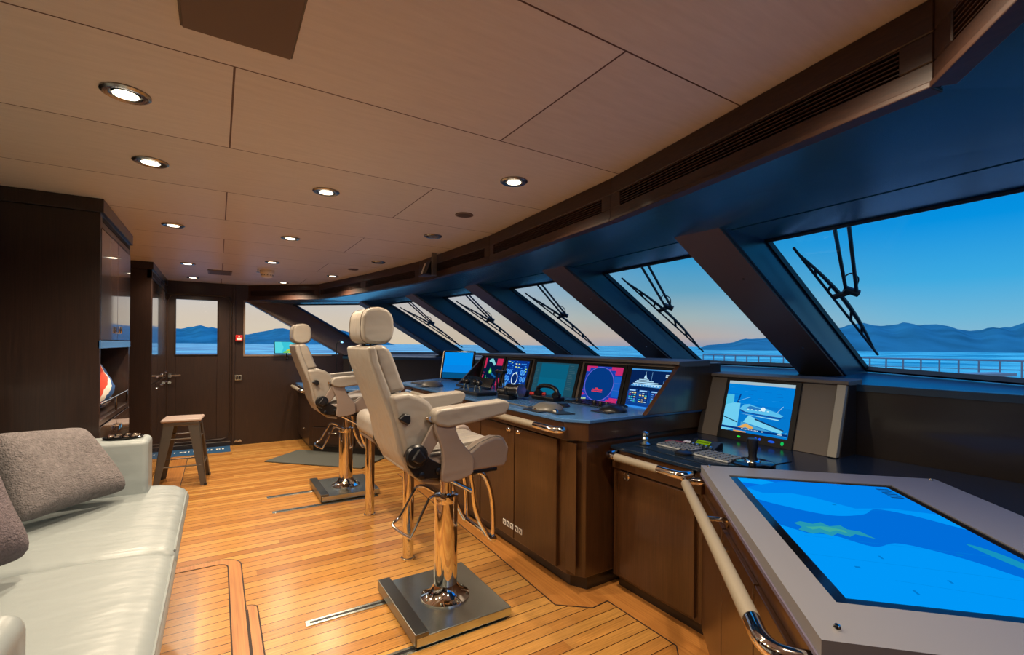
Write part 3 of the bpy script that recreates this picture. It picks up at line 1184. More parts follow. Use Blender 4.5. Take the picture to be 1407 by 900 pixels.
# 4: radar
t, d = monitor(2.785, 2.40, -0.005, 0.265, 'round radar screen, dark blue disc with magenta corners, in the helm console', (0.045, 0.03, 0.005, 0.022))
d.rect(0, 0, 1, 1, (24, 62, 170))
for (a, b_, c, e) in [(.0, .84, .10, 1), (.10, .95, .30, 1), (.70, .90, 1, 1), (.82, .78, 1, .90), (.70, 0, .98, .10), (.58, 0, .7, .04), (.78, .1, 1, .15), (0, .14, .05, .2)]:
    d.rect(a, b_, c, e, (196, 44, 108))
for k in range(60):
    u, v = random.random(), random.random()
    if (u - .42) ** 2 / .18 + (v - .5) ** 2 / .24 > 1:
        d.rect(u * .96, v * .97, u * .96 + .035, v * .97 + .015, random.choice([(205, 60, 120), (130, 60, 180), (40, 70, 180)]))
d.rect(.82, .18, 1, .74, (22, 92, 190))
for v in (.36, .56):
    d.rect(.82, v, 1, v + .006, (90, 110, 200))
d.ring(.43, .5, .405, .485, .03, (120, 110, 210), 40)
d.ell(.43, .5, .385, .465, (5, 56, 128), 44)
d.rect(.36, .36, .44, .385, (225, 60, 70))
d.rect(.28, .315, .56, .345, (228, 58, 78))
d.rect(.27, .27, .56, .30, (228, 58, 78))
for k in range(7):
    d.rect(.30 + k * .036, .322, .308 + k * .036, .34, (90, 40, 110))
    d.rect(.31 + k * .034, .276, .318 + k * .034, .294, (90, 40, 110))
for k in range(3):
    d.rect(.01 + k * .05, .02, .05 + k * .05, .07, (170, 200, 150))
d.build(t)
# 5: yacht profile
t, d = monitor(2.318, 1.985, -0.005, 0.266, 'rightmost helm console screen showing a white yacht outline over status boxes', (0.045, 0.012, 0.005, 0.022))
d.rect(0, 0, 1, 1, (6, 34, 84))
d.rect(0, .965, 1, 1, (70, 150, 220))
d.rect(0, 0, 1, .05, (50, 140, 235))
d.rect(0, .05, 1, .42, (10, 60, 140))
W_ = (180, 225, 250)
d.poly([(.04, .555), (.10, .60), (.92, .60), (.98, .66), (.90, .545)], (90, 160, 220))
for (a, b_, c, e) in [(.10, .60, .85, .625), (.14, .64, .74, .665), (.18, .68, .62, .70), (.24, .715, .50, .735), (.36, .75, .46, .765)]:
    d.rect(a, b_, c, e, W_)
for k in range(9):
    d.rect(.14 + k * .075, .565, .17 + k * .075, .59, (200, 235, 255))
d.poly([(.36, .765), (.40, .88), (.44, .765)], W_)
d.line((.40, .85), (.40, .93), .002, W_)
d.line((.56, .70), (.56, .93), .002, (120, 180, 230))
d.line((.86, .6), (.87, .74), .002, (120, 180, 230))
for (x0_, x1_) in [(.03, .27), (.31, .57), (.62, .95)]:
    d.rect(x0_, .12, x1_, .46, (30, 90, 170))
    d.rect(x0_ + .008, .13, x1_ - .008, .45, (8, 44, 110))
    d.rect(x0_ + .01, .42, x1_ - .06, .45, (150, 200, 245))
    for r_ in range(5):
        for c_ in range(3):
            u = x0_ + .02 + c_ * (x1_ - x0_ - .04) / 3
            d.rect(u, .15 + r_ * .053, u + .05, .175 + r_ * .053, random.choice([(60, 190, 200), (230, 70, 120), (240, 220, 140), (90, 150, 230), (170, 215, 245), (40, 90, 170)]))
d.rect(.9, .86, .98, .885, (200, 225, 240))
d.rect(.9, .82, .99, .845, (200, 225, 240))
d.build(t)

# free-standing tilted display at the port end of the helm console
t = thing('display_screen', 'free-standing tilted blue screen at the far end of the helm console', 'monitor', (2.31, 4.92, ZM))
lean = Vector((0.22, 0.10, 1)).normalized()
U_ = Vector((0.50, -0.86, 0)).normalized()
lean = (lean - U_ * lean.dot(U_)).normalized()
nn = U_.cross(lean)
if nn.dot(Vector((-1, -1, 0))) < 0:
    nn = -nn
O = Vector((-0.10, 0.16, 0.012))
MB().obox(O, U_ * 0.43, lean * 0.34, nn * -0.02).build('case', M_BLACKG, t, bevel=0.006)
MB().obox(O + U_ * -0.012 + lean * .01, U_ * 0.012, lean * 0.33, nn * -0.03).build('side_rail', M_ALU, t, bevel=0.002)
MB().obox(O + U_ * 0.14 + nn * -0.02, U_ * 0.14, lean * 0.2, nn * -0.02 + Vector((.02, 0, 0))).obox(Vector((0.02, 0.0, 0.0)), (0.16, 0, 0), (0, 0.16, 0), (0, 0, 0.012)).build('stand', M_BLACK, t, bevel=0.003)
d = Draw(O + U_ * 0.02 + lean * 0.015 + nn * 0.001, U_, lean, 0.39, 0.305)
if d.N.dot(nn) < 0:
    d.N = -d.N
d.rect(0, 0, 1, 1, (0, 140, 235))
d.rect(0, 0, 1, .22, (6, 80, 128))
d.rect(0, .22, 1, .5, (8, 132, 226))
d.build(t)

# ------------------------------------------------------------------ starboard side console with camera monitor
ZS = 0.83
side = thing('side_console', 'lower dark wood console right of the helm console with trackball and keypads', 'console', (1.95, 1.7, 0))
I2 = Matrix.Translation((-1.95, -1.7, 0))


def sb(mb, name, mat, parent=None, **k):
    mb.xf(I2)
    return mb.build(name, mat, parent or side, **k)


sb(MB().flatpoly([(2.0, 1.975), (2.0, 1.36), (2.3, 1.1), (2.85, 1.1), (2.85, 1.975)], 0, 0.1), 'kickboard', M_DARKW)
sb(MB().flatpoly([(1.95, 1.975), (1.95, 1.39), (2.64, 0.72), (2.9, 0.72), (2.9, 1.975)], 0.08, 0.70), 'carcass', M_CONS, bevel=0.003)
sb(MB().flatpoly([(1.935, 1.975), (1.935, 1.388), (2.0, 1.33), (2.9, 1.33), (2.9, 1.975)], 0.70, 0.81), 'apron', M_CONS, bevel=0.003)
d_ = sb(MB().box((1.932, 1.42, 0.10), (1.95, 1.93, 0.692)), 'door', M_CONS, bevel=0.003)
kb = MB().lathe([(0.024, 0), (0.024, -0.004), (0.017, -0.006), (0.016, -0.003), (0.003, -0.003)], (1.932, 1.86, 0.675), 20, axis='X').xf(I2)
kb.build('door_lock', M_CHROME, d_, smooth=True)
sb(MB().flatpoly([(1.92, 1.975), (1.92, 1.395), (2.605, 0.715), (1.68, -0.21), (1.8, -0.4), (2.4, -0.4), (2.9, 0.1), (2.9, 1.975)], 0.81, ZS), 'counter', M_COUNTD, bevel=0.003)
# leaning monitor board
LS = Vector((0.30, 0, 1)).normalized()
X2, Z2 = 2.70, ZS


def sp(y, q, off=0.0):
    return panelpt(y, q, off, X2, Z2, LS)


sb(MB().prism([sp(1.97, 0), sp(1.18, 0), sp(1.18, 0.405), sp(1.97, 0.405)], (0.08, 0, 0)), 'monitor_board', M_GREY, bevel=0.003)
sb(MB().prism([sp(1.185, -0.0, .012), sp(1.14, -0.0, .012), sp(1.14, 0.405, .012), sp(1.185, 0.405, .012)], (0.09, 0, 0)), 'end_post', flat('taupe_post', (146, 142, 128), rough=0.4), bevel=0.003)
sb(MB().slabY([(2.72, ZS), (2.9, ZS), (2.9, 1.20), (2.82, 1.20)], 1.135, 1.15), 'end_cheek', M_DARKW)
sb(MB().slabY([(2.795, 1.205), (2.80, 1.225), (2.96, 1.232), (2.96, 1.20), (2.81, 1.20)], 1.13, 1.97), 'board_cap', M_GREY, bevel=0.004)

t, d = monitor(1.795, 1.39, 0.05, 0.366, 'large camera screen showing a moored tender on blue water, right of the helm', (0.025, 0.03, 0.055, 0.02), X2, Z2, LS)
d.rect(0, 0, 1, 1, (4, 120, 205))
d.rect(0, .55, 1, .95, (2, 128, 216))
d.rect(0, .94, 1, 1, (165, 190, 200))
for k in range(46):
    u, v = random.random() * .9, .3 + random.random() * .6
    d.rect(u, v, u + .05 + random.random() * .1, v + .006, random.choice([(10, 105, 190), (30, 145, 225), (6, 110, 200)]))
d.poly([(.17, .52), (.21, .74), (.235, .75), (.20, .52)], (10, 60, 130))
d.poly([(.0, .5), (0, .72), (.12, .72), (.13, .58), (.1, .5)], (80, 190, 225))
d.poly([(0.0, .0), (0, .5), (.14, .56), (.24, .56), (.25, .05), (.1, 0.0)], (110, 205, 240))
d.poly([(0.0, .25), (0, .27), (.24, .19), (.24, .17)], (20, 60, 90))
d.poly([(.24, .42), (.3, .39), (.86, .34), (.9, .39), (.86, .42), (.7, .43), (.3, .47)], (20, 70, 150))
d.poly([(.24, .45), (.34, .40), (.86, .37), (.9, .40), (.84, .44), (.66, .5), (.5, .52), (.38, .56), (.30, .54)], (90, 190, 235))
d.poly([(.33, .47), (.62, .44), (.6, .48), (.4, .53)], (40, 120, 190))
d.ell(.6, .485, .035, .04, (215, 240, 250), 16)
for k in range(6):
    d.rect(.36 + k * .06, .445, .39 + k * .06, .465, (190, 235, 250))
d.poly([(.28, .36), (.36, .35), (.86, .31), (.84, .33)], (160, 225, 245))
d.line((.80, .44), (.88, .58), .002, (190, 225, 240))
d.line((.2, .6), (.38, .70), .002, (130, 205, 240))
d.poly([(.40, .34), (.94, .14), (.90, .08), (.33, .2)], (120, 210, 240))
d.poly([(.5, .30), (.94, .15), (.93, .13), (.5, .27)], (20, 60, 100))
d.poly([(.3, .2), (.9, .06), (.98, 0.12), (.98, .03), (.3, .08)], (70, 160, 210))
d.poly([(.25, .08), (.38, .18), (.50, .12), (.48, .07), (.38, .11), (.3, .06)], (225, 170, 90))
d.rect(0, .045, 1, .085, (4, 50, 120))
for k in range(12):
    d.rect(.32 + k * .022, .056, .334 + k * .022, .074, (190, 215, 235))
d.rect(.63, .055, .65, .075, (220, 235, 245))
d.rect(.86, .055, .92, .072, (190, 215, 235))
d.rect(.2, .0, .4, .02, (225, 160, 60))
d.build(t)
d = Draw(sp(1.795, 0.0, 0.0125), (0, -1, 0), LS, 0.405, 0.05)
if d.N.dot(Vector((-1, 0, .3))) < 0:
    d.N = -d.N
for (u, v, ru_, rv_, c_) in [(.30, .42, .03, .12, (40, 220, 60)), (.56, .52, .02, .15, (30, 90, 235)), (.62, .52, .02, .15, (30, 90, 235)), (.79, .48, .05, .14, (30, 90, 220)), (.94, .45, .022, .22, (20, 190, 90))]:
    d2 = Draw(d.O, d.U, d.V, d.W, d.H)
    d2.N = d.N
    d2.ell(u, v, ru_, rv_, c_, 14)
    d2.build(t, 'button_light')

# ------------------------------------------------------------------ chart table (turned 45 degrees)
ct = thing('chart_table', 'large chart table with a glowing blue chart screen in a grey frame', 'chart table', (1.931, 1.386, 0))
A_ = Vector((-0.708, -0.706, 0))
Bv = Vector((0.712, -0.702, 0))


def tp(a, b_, z):
    return A_ * a + Bv * b_ + Vector((0, 0, z))


def tprism(mb, pts, z0, z1, mi=0):
    mb.prism([tp(a, b_, z0) for a, b_ in pts], (0, 0, z1 - z0), mi)


mb = MB()
tprism(mb, [(0.03, 0.05), (1.30, 0.05), (1.30, 0.9), (0.03, 0.9)], 0.0, 0.09)
mb.build('kickboard', M_DARKW, ct)
mb = MB()
tprism(mb, [(0.012, 0.015), (1.33, 0.015), (1.33, 0.92), (0.012, 0.92)], 0.085, 0.795)
mb.build('carcass', M_CONS, ct, bevel=0.003)
for k in range(3):
    mb = MB()
    a0 = 0.05 + k * 0.42
    tprism(mb, [(a0, 0.0), (a0 + 0.41, 0.0), (a0 + 0.41, 0.016), (a0, 0.016)], 0.10, 0.72)
    dd = mb.build('door', M_CONS, ct, bevel=0.003)
    c = tp(a0 + 0.37 if k != 1 else a0 + .04, 0.0, 0.66)
    MB().tube([c, c - Bv * 0.012, c - Bv * 0.02], [0.009, 0.007, 0.015], 14).build('door_knob', M_CHROME, dd, smooth=True)
# top frame: ring of four planks around the screen
AL, BL = 1.343, 0.94
sa0, sa1, sb0, sb1 = 0.150, 1.188, 0.088, 0.705
mb = MB()
zt0, zt1 = 0.805, 0.842
for pts in ([(-.0, 0), (AL, 0), (AL, sb0), (0, sb0)], [(0, sb1), (AL, sb1), (AL, BL), (0, BL)], [(0, sb0), (sa0, sb0), (sa0, sb1), (0, sb1)], [(sa1, sb0), (AL, sb0), (AL, sb1), (sa1, sb1)]):
    tprism(mb, pts, zt0, zt1)
mb.build('table_frame', M_TABLE, ct)
mb = MB()
tprism(mb, [(0.005, -.004), (AL + .004, -.004), (AL + .004, BL), (0.005, BL)], 0.795, 0.806)
mb.build('edge_trim', flat('mauve_edge', (96, 90, 110), rough=0.4), ct)
mb = MB()
tprism(mb, [(sa0 + .001, sb0 + .001), (sa1 - .001, sb0 + .001), (sa1 - .001, sb1 - .001), (sa0 + .001, sb1 - .001)], 0.810, 0.8385)
scr = mb.build('screen_glass', M_BLACKG, ct)
mb = MB()
for (a, b_) in [(0.03, 0.03), (AL - 0.045, 0.045), (0.03, BL - .03), (AL - .04, BL - .04)]:
    c = tp(a, b_, zt1)
    MB().lathe([(0.008, 0), (0.008, 0.004), (0.005, 0.009), (0.001, 0.010)], c, 12).build('frame_stud', M_CHROME, ct, smooth=True)
d = Draw(tp(sa0, sb0, 0.8388), A_, Bv, sa1 - sa0, sb1 - sb0)
if d.N.z < 0:
    d.N = -d.N
m0, m1, n0, n1 = 0.028, 0.972, 0.05, 0.95
d.rect(m0, n0, m1, n1, (0, 150, 246))
d.rect(m0, n0, .16, n1, (4, 110, 222))
d.poly([(m0, n0), (.09, n0), (.13, .3), (.08, .3), (m0, .2)], (0, 158, 248))
deep = (0, 108, 216)
d.poly([(.16, n0), (.22, .12), (.20, .30), (.235, .40), (.33, .55), (.30, .75), (.33, n1), (m0, n1), (m0, .4), (.05, .30), (.10, .18)], (0, 128, 232))
pts = [(.30, n0), (.34, .12), (.40, .28), (.42, .40), (.385, .55), (.32, .66), (.36, .80), (.46, n1), (.72, n1), (.80, .93), (.78, .82), (.70, .72), (.64, .60), (.62, .50), (.66, .38), (.60, .26), (.60, .15), (.545, n0)]
d.poly(pts[:1] + [(p.x, p.y) for p in spline([(a, b_, 0) for a, b_ in pts[1:8]], 5)] + [(p.x, p.y) for p in spline([(a, b_, 0) for a, b_ in pts[8:-1]], 5)] + pts[-1:], deep)
d.poly([(.50, .17), (.52, .13), (.55, .15), (.575, .12), (.60, .17), (.585, .21), (.605, .25), (.58, .29), (.60, .33), (.575, .37), (.60, .44), (.55, .41), (.54, .36), (.51, .35), (.525, .29), (.495, .27), (.515, .22)], (36, 150, 178))
d.poly([(.545, .17), (.565, .19), (.55, .23), (.575, .26), (.555, .30), (.575, .34), (.55, .34), (.535, .29), (.53, .25), (.54, .21)], (60, 168, 158))
d.spoly([(.58, .82), (.70, .86), (.84, n1), (.80, n1), (.64, .9)], (20, 146, 190))
for (u, v, w, h) in [(.72, .35, .02, .01), (.80, .2, .01, .02), (.83, .5, .015, .01), (.66, .7, .01, .02), (.9, .32, .02, .01), (.9, .7, .015, .015), (.3, .45, .01, .02)]:
    d.rect(u, v, u + w, v + h, (0, 120, 205))
for (a, b_) in [((.62, .12), (.66, .9)), ((.75, .06), (.8, .9)), ((.36, .5), (.3, .9)), ((.86, .3), (.92, .9))]:
    d.line(a, b_, .0015, (0, 132, 220))
for k in range(6):
    d.rect(.06 + k * .02, .86, .073 + k * .02, .93, (10, 70, 130))
d.build(scr, 'chart_display')

# ------------------------------------------------------------------ handrails


def handrail(label, pts_wrap, pts_a, pts_b, stubs, r=0.021):
    t = thing('handrail', label, 'handrail', pts_wrap[0], group=None)
    I3 = Matrix.Translation(-Vector(pts_wrap[0]))
    MB().tube(pts_wrap, r, 20).xf(I3).build('grip', M_RAILW, t, smooth=True)
    for pp_ in (pts_a, pts_b):
        if pp_:
            sp_ = spline(pp_, 6)
            MB().tube(sp_, r * 0.97, 20).xf(I3).build('bent_end', M_CHROME, t, smooth=True)
    for (a, b_) in stubs:
        a, b_ = Vector(a), Vector(b_)
        e = (b_ - a).normalized()
        MB().tube([a, a + e * 0.02, a + e * 0.0201, b_ - e * 0.008, b_ - e * 0.0079, b_], [r * .5, r * .5, r * .42, r * .42, r * 1.3, r * 1.3], 16).xf(I3).build('bracket', M_CHROME, t, smooth=True)
    return t


handrail('long cream grip rail with chrome end along the helm console front', [(1.60, 4.35, 0.925), (1.60, 2.28, 0.925)], [(1.60, 2.28, .925), (1.60, 2.14, .925), (1.61, 2.08, .925), (1.635, 2.06, .925), (1.675, 2.09, .925)],
         [(1.60, 4.35, .925), (1.60, 4.5, .925), (1.62, 4.53, .925), (1.675, 4.53, .925)], [((1.60, 3.3, .925), (1.675, 3.3, .925))])
handrail('short cream and chrome rail on the low side console beside the helm', [(1.85, 1.86, 0.79), (1.85, 1.57, 0.79)], [(1.85, 1.57, .79), (1.85, 1.48, .79), (1.862, 1.44, .79), (1.89, 1.425, .79), (1.935, 1.425, .79)],
         [(1.85, 1.86, .79), (1.85, 1.90, .79), (1.87, 1.93, .79), (1.935, 1.93, .79)], [])
C0 = Vector((1.931, 1.386, 0))


def cw(a, b_, z):
    return tuple(C0 + tp(a, b_, z))


zr = 0.765
handrail('diagonal cream and chrome rail on the edge of the chart table', [cw(0.06, -.075, zr), cw(1.16, -.075, zr)],
         [cw(1.16, -.075, zr), cw(1.23, -.075, zr), cw(1.27, -.06, zr), cw(1.285, -.03, zr), cw(1.29, 0.015, zr)],
         [cw(0.06, -.075, zr), cw(0.02, -.075, zr), cw(0.0, -.06, zr), cw(0.0, -.02, zr), cw(0.004, 0.015, zr)], [(cw(0.5, -.075, zr), cw(0.5, 0.015, zr))])

# ------------------------------------------------------------------ port side console (mirror of the starboard corner)
pc = thing('port_console', 'low dark wood console with drawers in the far corner under the side windows', 'console', (1.9, 6.3, 0))
I4 = Matrix.Translation((-1.9, -6.3, 0))


def pb(mb, name, mat, parent=None, **k):
    mb.xf(I4)
    return mb.build(name, mat, parent or pc, **k)


body = [(1.93, 5.30), (1.93, 5.5), (1.0, 6.45), (1.0, 7.39), (1.6, 7.39), (2.9, 6.1), (2.9, 5.33), (2.3, 5.33)]
pb(MB().flatpoly([(x + (.05 if x < 1.95 else 0), y) for x, y in body], 0, 0.1), 'kickboard', M_DARKW)
pb(MB().flatpoly(body, 0.09, 0.80), 'carcass', M_WOOD, bevel=0.003)
top = [(1.90, 5.30), (1.90, 5.49), (0.96, 6.43), (0.96, 7.395), (1.61, 7.395), (2.9, 6.1), (2.9, 5.33), (2.3, 5.33)]
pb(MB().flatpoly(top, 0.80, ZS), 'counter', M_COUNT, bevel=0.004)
e = Vector((-0.93, 0.95, 0)).normalized()
nn = Vector((-e.y, e.x, 0)) * -1
nn = Vector((-0.71, -0.70, 0))
for c_ in range(2):
    for r_ in range(3):
        o0 = Vector((1.93, 5.5, 0)) + e * (0.05 + c_ * 0.62) + Vector((0, 0, 0.12 + r_ * 0.222))
        dd = pb(MB().obox(o0, e * 0.6, (0, 0, 0.212), nn * 0.015), 'drawer', M_WOOD, bevel=0.003)
        c = o0 + e * 0.3 + Vector((0, 0, 0.15)) + nn * 0.015
        hh = MB().tube(spline([c - e * 0.06, c - e * 0.055 + nn * .02, c + nn * .026, c + e * 0.055 + nn * .02, c + e * 0.06], 4), 0.007, 10).xf(I4)
        hh.build('drawer_pull', M_CHROME, dd, smooth=True)
for z in (0.72, 0.25):
    kn = MB().lathe([(0.016, 0), (0.009, -0.005), (0.009, -0.014), (0.015, -0.018), (0.002, -0.022)], (1.0, 6.9 if z > .5 else 6.85, z), 14, axis='X')
    pb(kn, 'door_knob', M_CHROME, smooth=True)
handrail('short chrome and cream rail on the far low console corner', [(0.90, 7.28, 0.79), (0.90, 6.55, 0.79)], [(0.90, 6.55, .79), (0.90, 6.48, .79), (0.92, 6.45, .79), (1.0, 6.45, .79)], None, [((0.90, 7.28, .79), (1.0, 7.28, .79))])
t = thing('tablet', 'small tablet showing a blue and green chart at the far side window', 'tablet', (0.82, 7.33, 1.18))
MB().obox((-0.15, 0, 0.07), (0.30, 0, 0), (0, 0.05, 0.17), (0, 0.01, 0)).build('case', M_BLACKG, t, bevel=0.003)
MB().tube([(0, 0.04, .12), (0.02, 0.05, 0.03), (0.02, 0.02, -0.0), (0.02, 0.066, -0.02)], 0.008, 8).build('bracket_arm', M_BLACK, t, smooth=True)
d = Draw((-0.138, -0.001, 0.078), (1, 0, 0), Vector((0, 0.05, 0.17)), 0.276, 0.165)
if d.N.y > 0:
    d.N = -d.N
d.rect(0, 0, 1, 1, (60, 195, 215))
d.poly([(0, 0), (0, 1), (.3, 1), (.4, .5), (.3, 0)], (90, 215, 225))
d.poly([(.45, 0), (.55, .3), (.8, .4), (1, .5), (1, 0)], (190, 200, 60))
d.poly([(.35, 0), (.45, .2), (.7, .2), (.6, 0)], (110, 200, 110))
d.build(t)
cb = MB().tube(spline([(0.98, 7.37, 1.23), (0.97, 7.34, 1.12), (1.02, 7.3, 1.0), (1.12, 7.25, 0.93), (1.2, 7.2, 0.90)], 5), 0.004, 8).build('charging_cable', M_PAPER, smooth=True)
tag(cb, 'thin white cable hanging from the tablet at the far side window', 'cable')
t = thing('gooseneck_lamp', 'thin black gooseneck lamp with lit head on the far console', 'lamp', (1.42, 6.9, ZS))
MB().lathe([(0.04, 0), (0.04, 0.01), (0.012, 0.018)], (0, 0, 0), 18).build('base', M_BLACK, t, smooth=True)
MB().tube(spline([(0, 0, 0.01), (0, 0, 0.35), (0.0, 0, 0.55), (0.02, -.01, 0.59), (0.04, -.02, 0.595)], 5), 0.006, 8).build('neck', M_BLACK, t, smooth=True)
MB().tube([(0.03, -.02, 0.60), (0.07, -.03, 0.585)], [0.016, 0.024], 14).build('lamp_head', M_BLACK, t, smooth=True)
MB().lathe([(0.001, -0.012), (0.015, -0.009), (0.02, 0.0), (0.015, .009), (0.001, .012)], (0.062, -.036, 0.588), 12).build('bulb', emis('lamp_bulb', (150, 215, 255), 2.0), t, smooth=True)
t = thing('instrument_display', 'small lit cyan instrument display under the far corner window', 'display', (1.66, 6.62, 1.02))
MB().obox((-0.12, 0.03, -0.02), (0.40, -0.10, 0), (0, 0, 0.17), (0.02, 0.06, 0)).build('case', M_BLACK, t, bevel=0.004)
MB().box((-0.02, 0.03, -0.19), (0.12, 0.1, -0.01)).build('foot', M_BLACK, t, bevel=0.004)
d = Draw((-0.09, 0.018, 0.0), (0.40, -0.10, 0), (0, 0, 1), 0.24, 0.13)
if d.N.y > 0:
    d.N = -d.N
d.rect(0, 0, 1, 1, (8, 90, 130))
for r_ in range(4):
    for c_ in range(8):
        if random.random() < .75:
            d.rect(c_ / 8 + .01, r_ / 4 + .04, c_ / 8 + .10, r_ / 4 + .20, random.choice([(120, 225, 250), (60, 180, 225), (190, 240, 250)]))
d.rect(.8, .86, .95, 1, (120, 220, 90))
d.build(t)

# ------------------------------------------------------------------ things on the helm worktop


def dome(name, x, y, z, r, label, mat):
    t = thing(name, label, 'trackball', (x, y, z))
    t.scale = (1.2, 1.15, 0.66)
    MB().lathe([(r * 1.0, 0), (r * 1.02, r * .08), (r * .96, r * .3), (r * .8, r * .58), (r * .55, r * .8), (r * .25, r * .9), (0.001, r * .92)], (0, 0, 0), 28).build('housing', mat, t, smooth=True)
    MB().box((-r * 1.35, -r * .9, -0.0), (-r * .6, r * .9, r * .12)).build('wrist_plate', M_BLACK, t, bevel=0.004)
    MB().lathe([(0.001, -r * .2), (r * .17, -r * .1), (r * .2, 0), (r * .14, r * .13), (0.001, r * .2)], (-r * .86, 0, r * .14), 14).build('ball', M_CHROME, t, smooth=True)
    return t


dome('trackball', 1.80, 4.33, ZM, 0.09, 'grey domed control at the far end of the helm worktop', M_SCRG)
dome('trackball', 1.80, 2.42, ZM, 0.085, 'light grey domed trackball near the front edge of the helm worktop', flat('dome_grey', (92, 90, 84), rough=0.35))
dome('trackball', 2.12, 2.16, ZM, 0.075, 'black domed trackball below the yacht outline screen', M_BLACK)
dome('trackball', 1.98, 2.50, ZM, 0.045, 'small black puck control just behind the light grey dome', M_BLACK)

# binoculars-like barrel pair
t = thing('binoculars', 'black binoculars lying on the helm worktop below the engine gauge screen', 'binoculars', (1.86, 2.98, ZM))
for k, (oy, r1, r2, ln) in enumerate([(0.0, 0.048, 0.05, 0.13), (0.13, 0.032, 0.036, 0.12)]):
    a = Vector((0.02, oy + 0.05, 0.075 if k == 0 else 0.05))
    dr_ = Vector((0.25, -0.95, 0)).normalized()
    b_ = MB()
    b_.tube([a, a + dr_ * .02, a + dr_ * .021, a + dr_ * ln * .7, a + dr_ * (ln * .7 + .001), a + dr_ * ln], [r1, r1, r1 * .9, r1 * .9, r2, r2], 24)
    bo = b_.build('barrel', M_BLACK, t, smooth=True)
    ln_ = MB().tube([a + dr_ * (ln + .0005), a + dr_ * (ln + .002)], [r2 * .7, r2 * .66], 20)
    ln_.build('lens', M_BEZ, bo, smooth=True)
    MB().tube([a + dr_ * (ln - .004), a + dr_ * (ln + .003)], [r2 * 1.02, r2 * 1.02], 24).build('lens_ring', M_STEEL, bo, smooth=True)
MB().box((-0.01, 0.0, 0.0), (0.07, 0.17, 0.035)).build('bridge', M_BLACK, t, bevel=0.006)

t = thing('throttle_unit', 'black engine throttle levers with round knobs on the helm worktop', 'throttle', (1.84, 3.5, ZM))
MB().box((-0.09, -0.2, 0), (0.10, 0.22, 0.03)).build('base', M_BLACK, t, bevel=0.008)
for k, yy_ in enumerate((-0.13, -0.03, 0.08, 0.17)):
    lv = MB().tube([(-0.02, yy_, 0.02), (-0.03 + .02 * (k % 2), yy_, 0.09)], 0.008, 10).build('lever', M_STEEL, t, smooth=True)
    MB().lathe([(0.001, -0.026), (0.018, -0.018), (0.026, 0), (0.018, 0.018), (0.001, 0.026)], (-0.03 + .02 * (k % 2), yy_, 0.10), 18, axis='Y').build('lever_knob', M_BLACK, t, smooth=True)
t = thing('joystick_control', 'small black joystick on a round foot beside the throttle levers', 'joystick', (1.92, 3.86, ZM))
MB().lathe([(0.05, 0), (0.05, 0.015), (0.03, 0.03), (0.014, 0.035)], (0, 0, 0), 20).build('foot', M_BLACK, t, smooth=True)
MB().tube([(0, 0, 0.03), (0, 0, 0.10)], [0.01, 0.016], 12).build('stick', M_BLACK, t, smooth=True)
t = thing('document_stand', 'flat black tray standing behind the throttle levers', 'tray', (2.12, 4.05, ZM))
MB().obox((0, -0.3, 0.0), (0, 0.55, 0), (0.05, 0, 0.10), (0.012, 0, -.006)).build('back_plate', M_BLACKG, t, bevel=0.003)
MB().box((-0.08, -0.3, 0), (0.02, 0.25, 0.018)).build('lip', M_BLACK, t, bevel=0.003)
t = thing('radio_mast', 'small black tripod bracket in front of the leftmost chart screen', 'bracket', (2.16, 3.62, ZM))
MB().box((-0.02, -0.07, 0.16), (0.03, 0.07, 0.185)).build('top_plate', M_BLACK, t, bevel=0.003)
for yy_ in (-0.06, 0.06):
    MB().tube([(0.0, yy_, 0.0), (0.0, yy_, 0.165)], 0.008, 8).build('leg', M_BLACK, t, smooth=True)

# phone handset
t = thing('telephone_handset', 'black telephone handset on its cradle below the wide teal screen', 'telephone', (2.12, 2.86, ZM))
MB().box((-0.05, -0.14, 0), (0.06, 0.14, 0.03)).build('cradle', M_BLACK, t, bevel=0.006)
MB().tube(spline([(0, 0.125, 0.05), (0, 0.11, 0.085), (0, 0.05, 0.105), (0, -0.05, 0.105), (0, -0.11, 0.085), (0, -0.125, 0.05)], 4), 0.017, 12).build('handle', M_BLACK, t, smooth=True)
for s_ in (1, -1):
    MB().lathe([(0.034, 0), (0.036, 0.02), (0.02, 0.035)], (0, s_ * 0.115, 0.032), 18).build('earpiece', M_BLACK, t, smooth=True)
t = thing('hand_microphone', 'small black hand microphone on the helm worktop left of the telephone', 'microphone', (1.98, 3.05, ZM))
t.location = (2.08, 3.16, ZM)
MB().box((-0.05, -0.06, 0), (0.05, 0.07, 0.055)).build('body', M_BLACK, t, bevel=0.015, seg=3)
MB().tube(spline([(0.03, -.06, 0.02), (0.06, -.14, 0.012), (0.1, -.1, 0.01), (0.12, -.2, 0.01)], 5), 0.005, 8).build('cord', M_BLACK, t, smooth=True)
o = MB().tube([(2.08, 3.03, ZM + .035), (2.16, 2.93, ZM + .035)], 0.014, 10).build('marker_pen', M_RED, smooth=True)
o.location = (0, 0, 0)
tag(o, 'red marker lying beside the black hand microphone', 'pen')

# control strips: keys in rows


def keypad(name, label, x0, y0, x1, y1, z, rows, cols, body=M_BLACK, key=M_SCRG, th=0.008, kh=0.006):
    t = thing(name, label, 'keypad', ((x0 + x1) / 2, (y0 + y1) / 2, z))
    hx, hy = (x1 - x0) / 2, (y1 - y0) / 2
    MB().box((-hx, -hy, 0), (hx, hy, th)).build('plate', body, t, bevel=0.003)
    kb_ = MB()
    for i in range(rows):
        for j in range(cols):
            cx_, cy_ = -hx + (i + .5) * 2 * hx / rows, -hy + (j + .5) * 2 * hy / cols
            a, b2 = hx / rows * .68, hy / cols * .7
            kb_.box((cx_ - a, cy_ - b2, th), (cx_ + a, cy_ + b2, th + kh))
    kb_.build('keys', key, t)['kind'] = 'stuff'
    return t


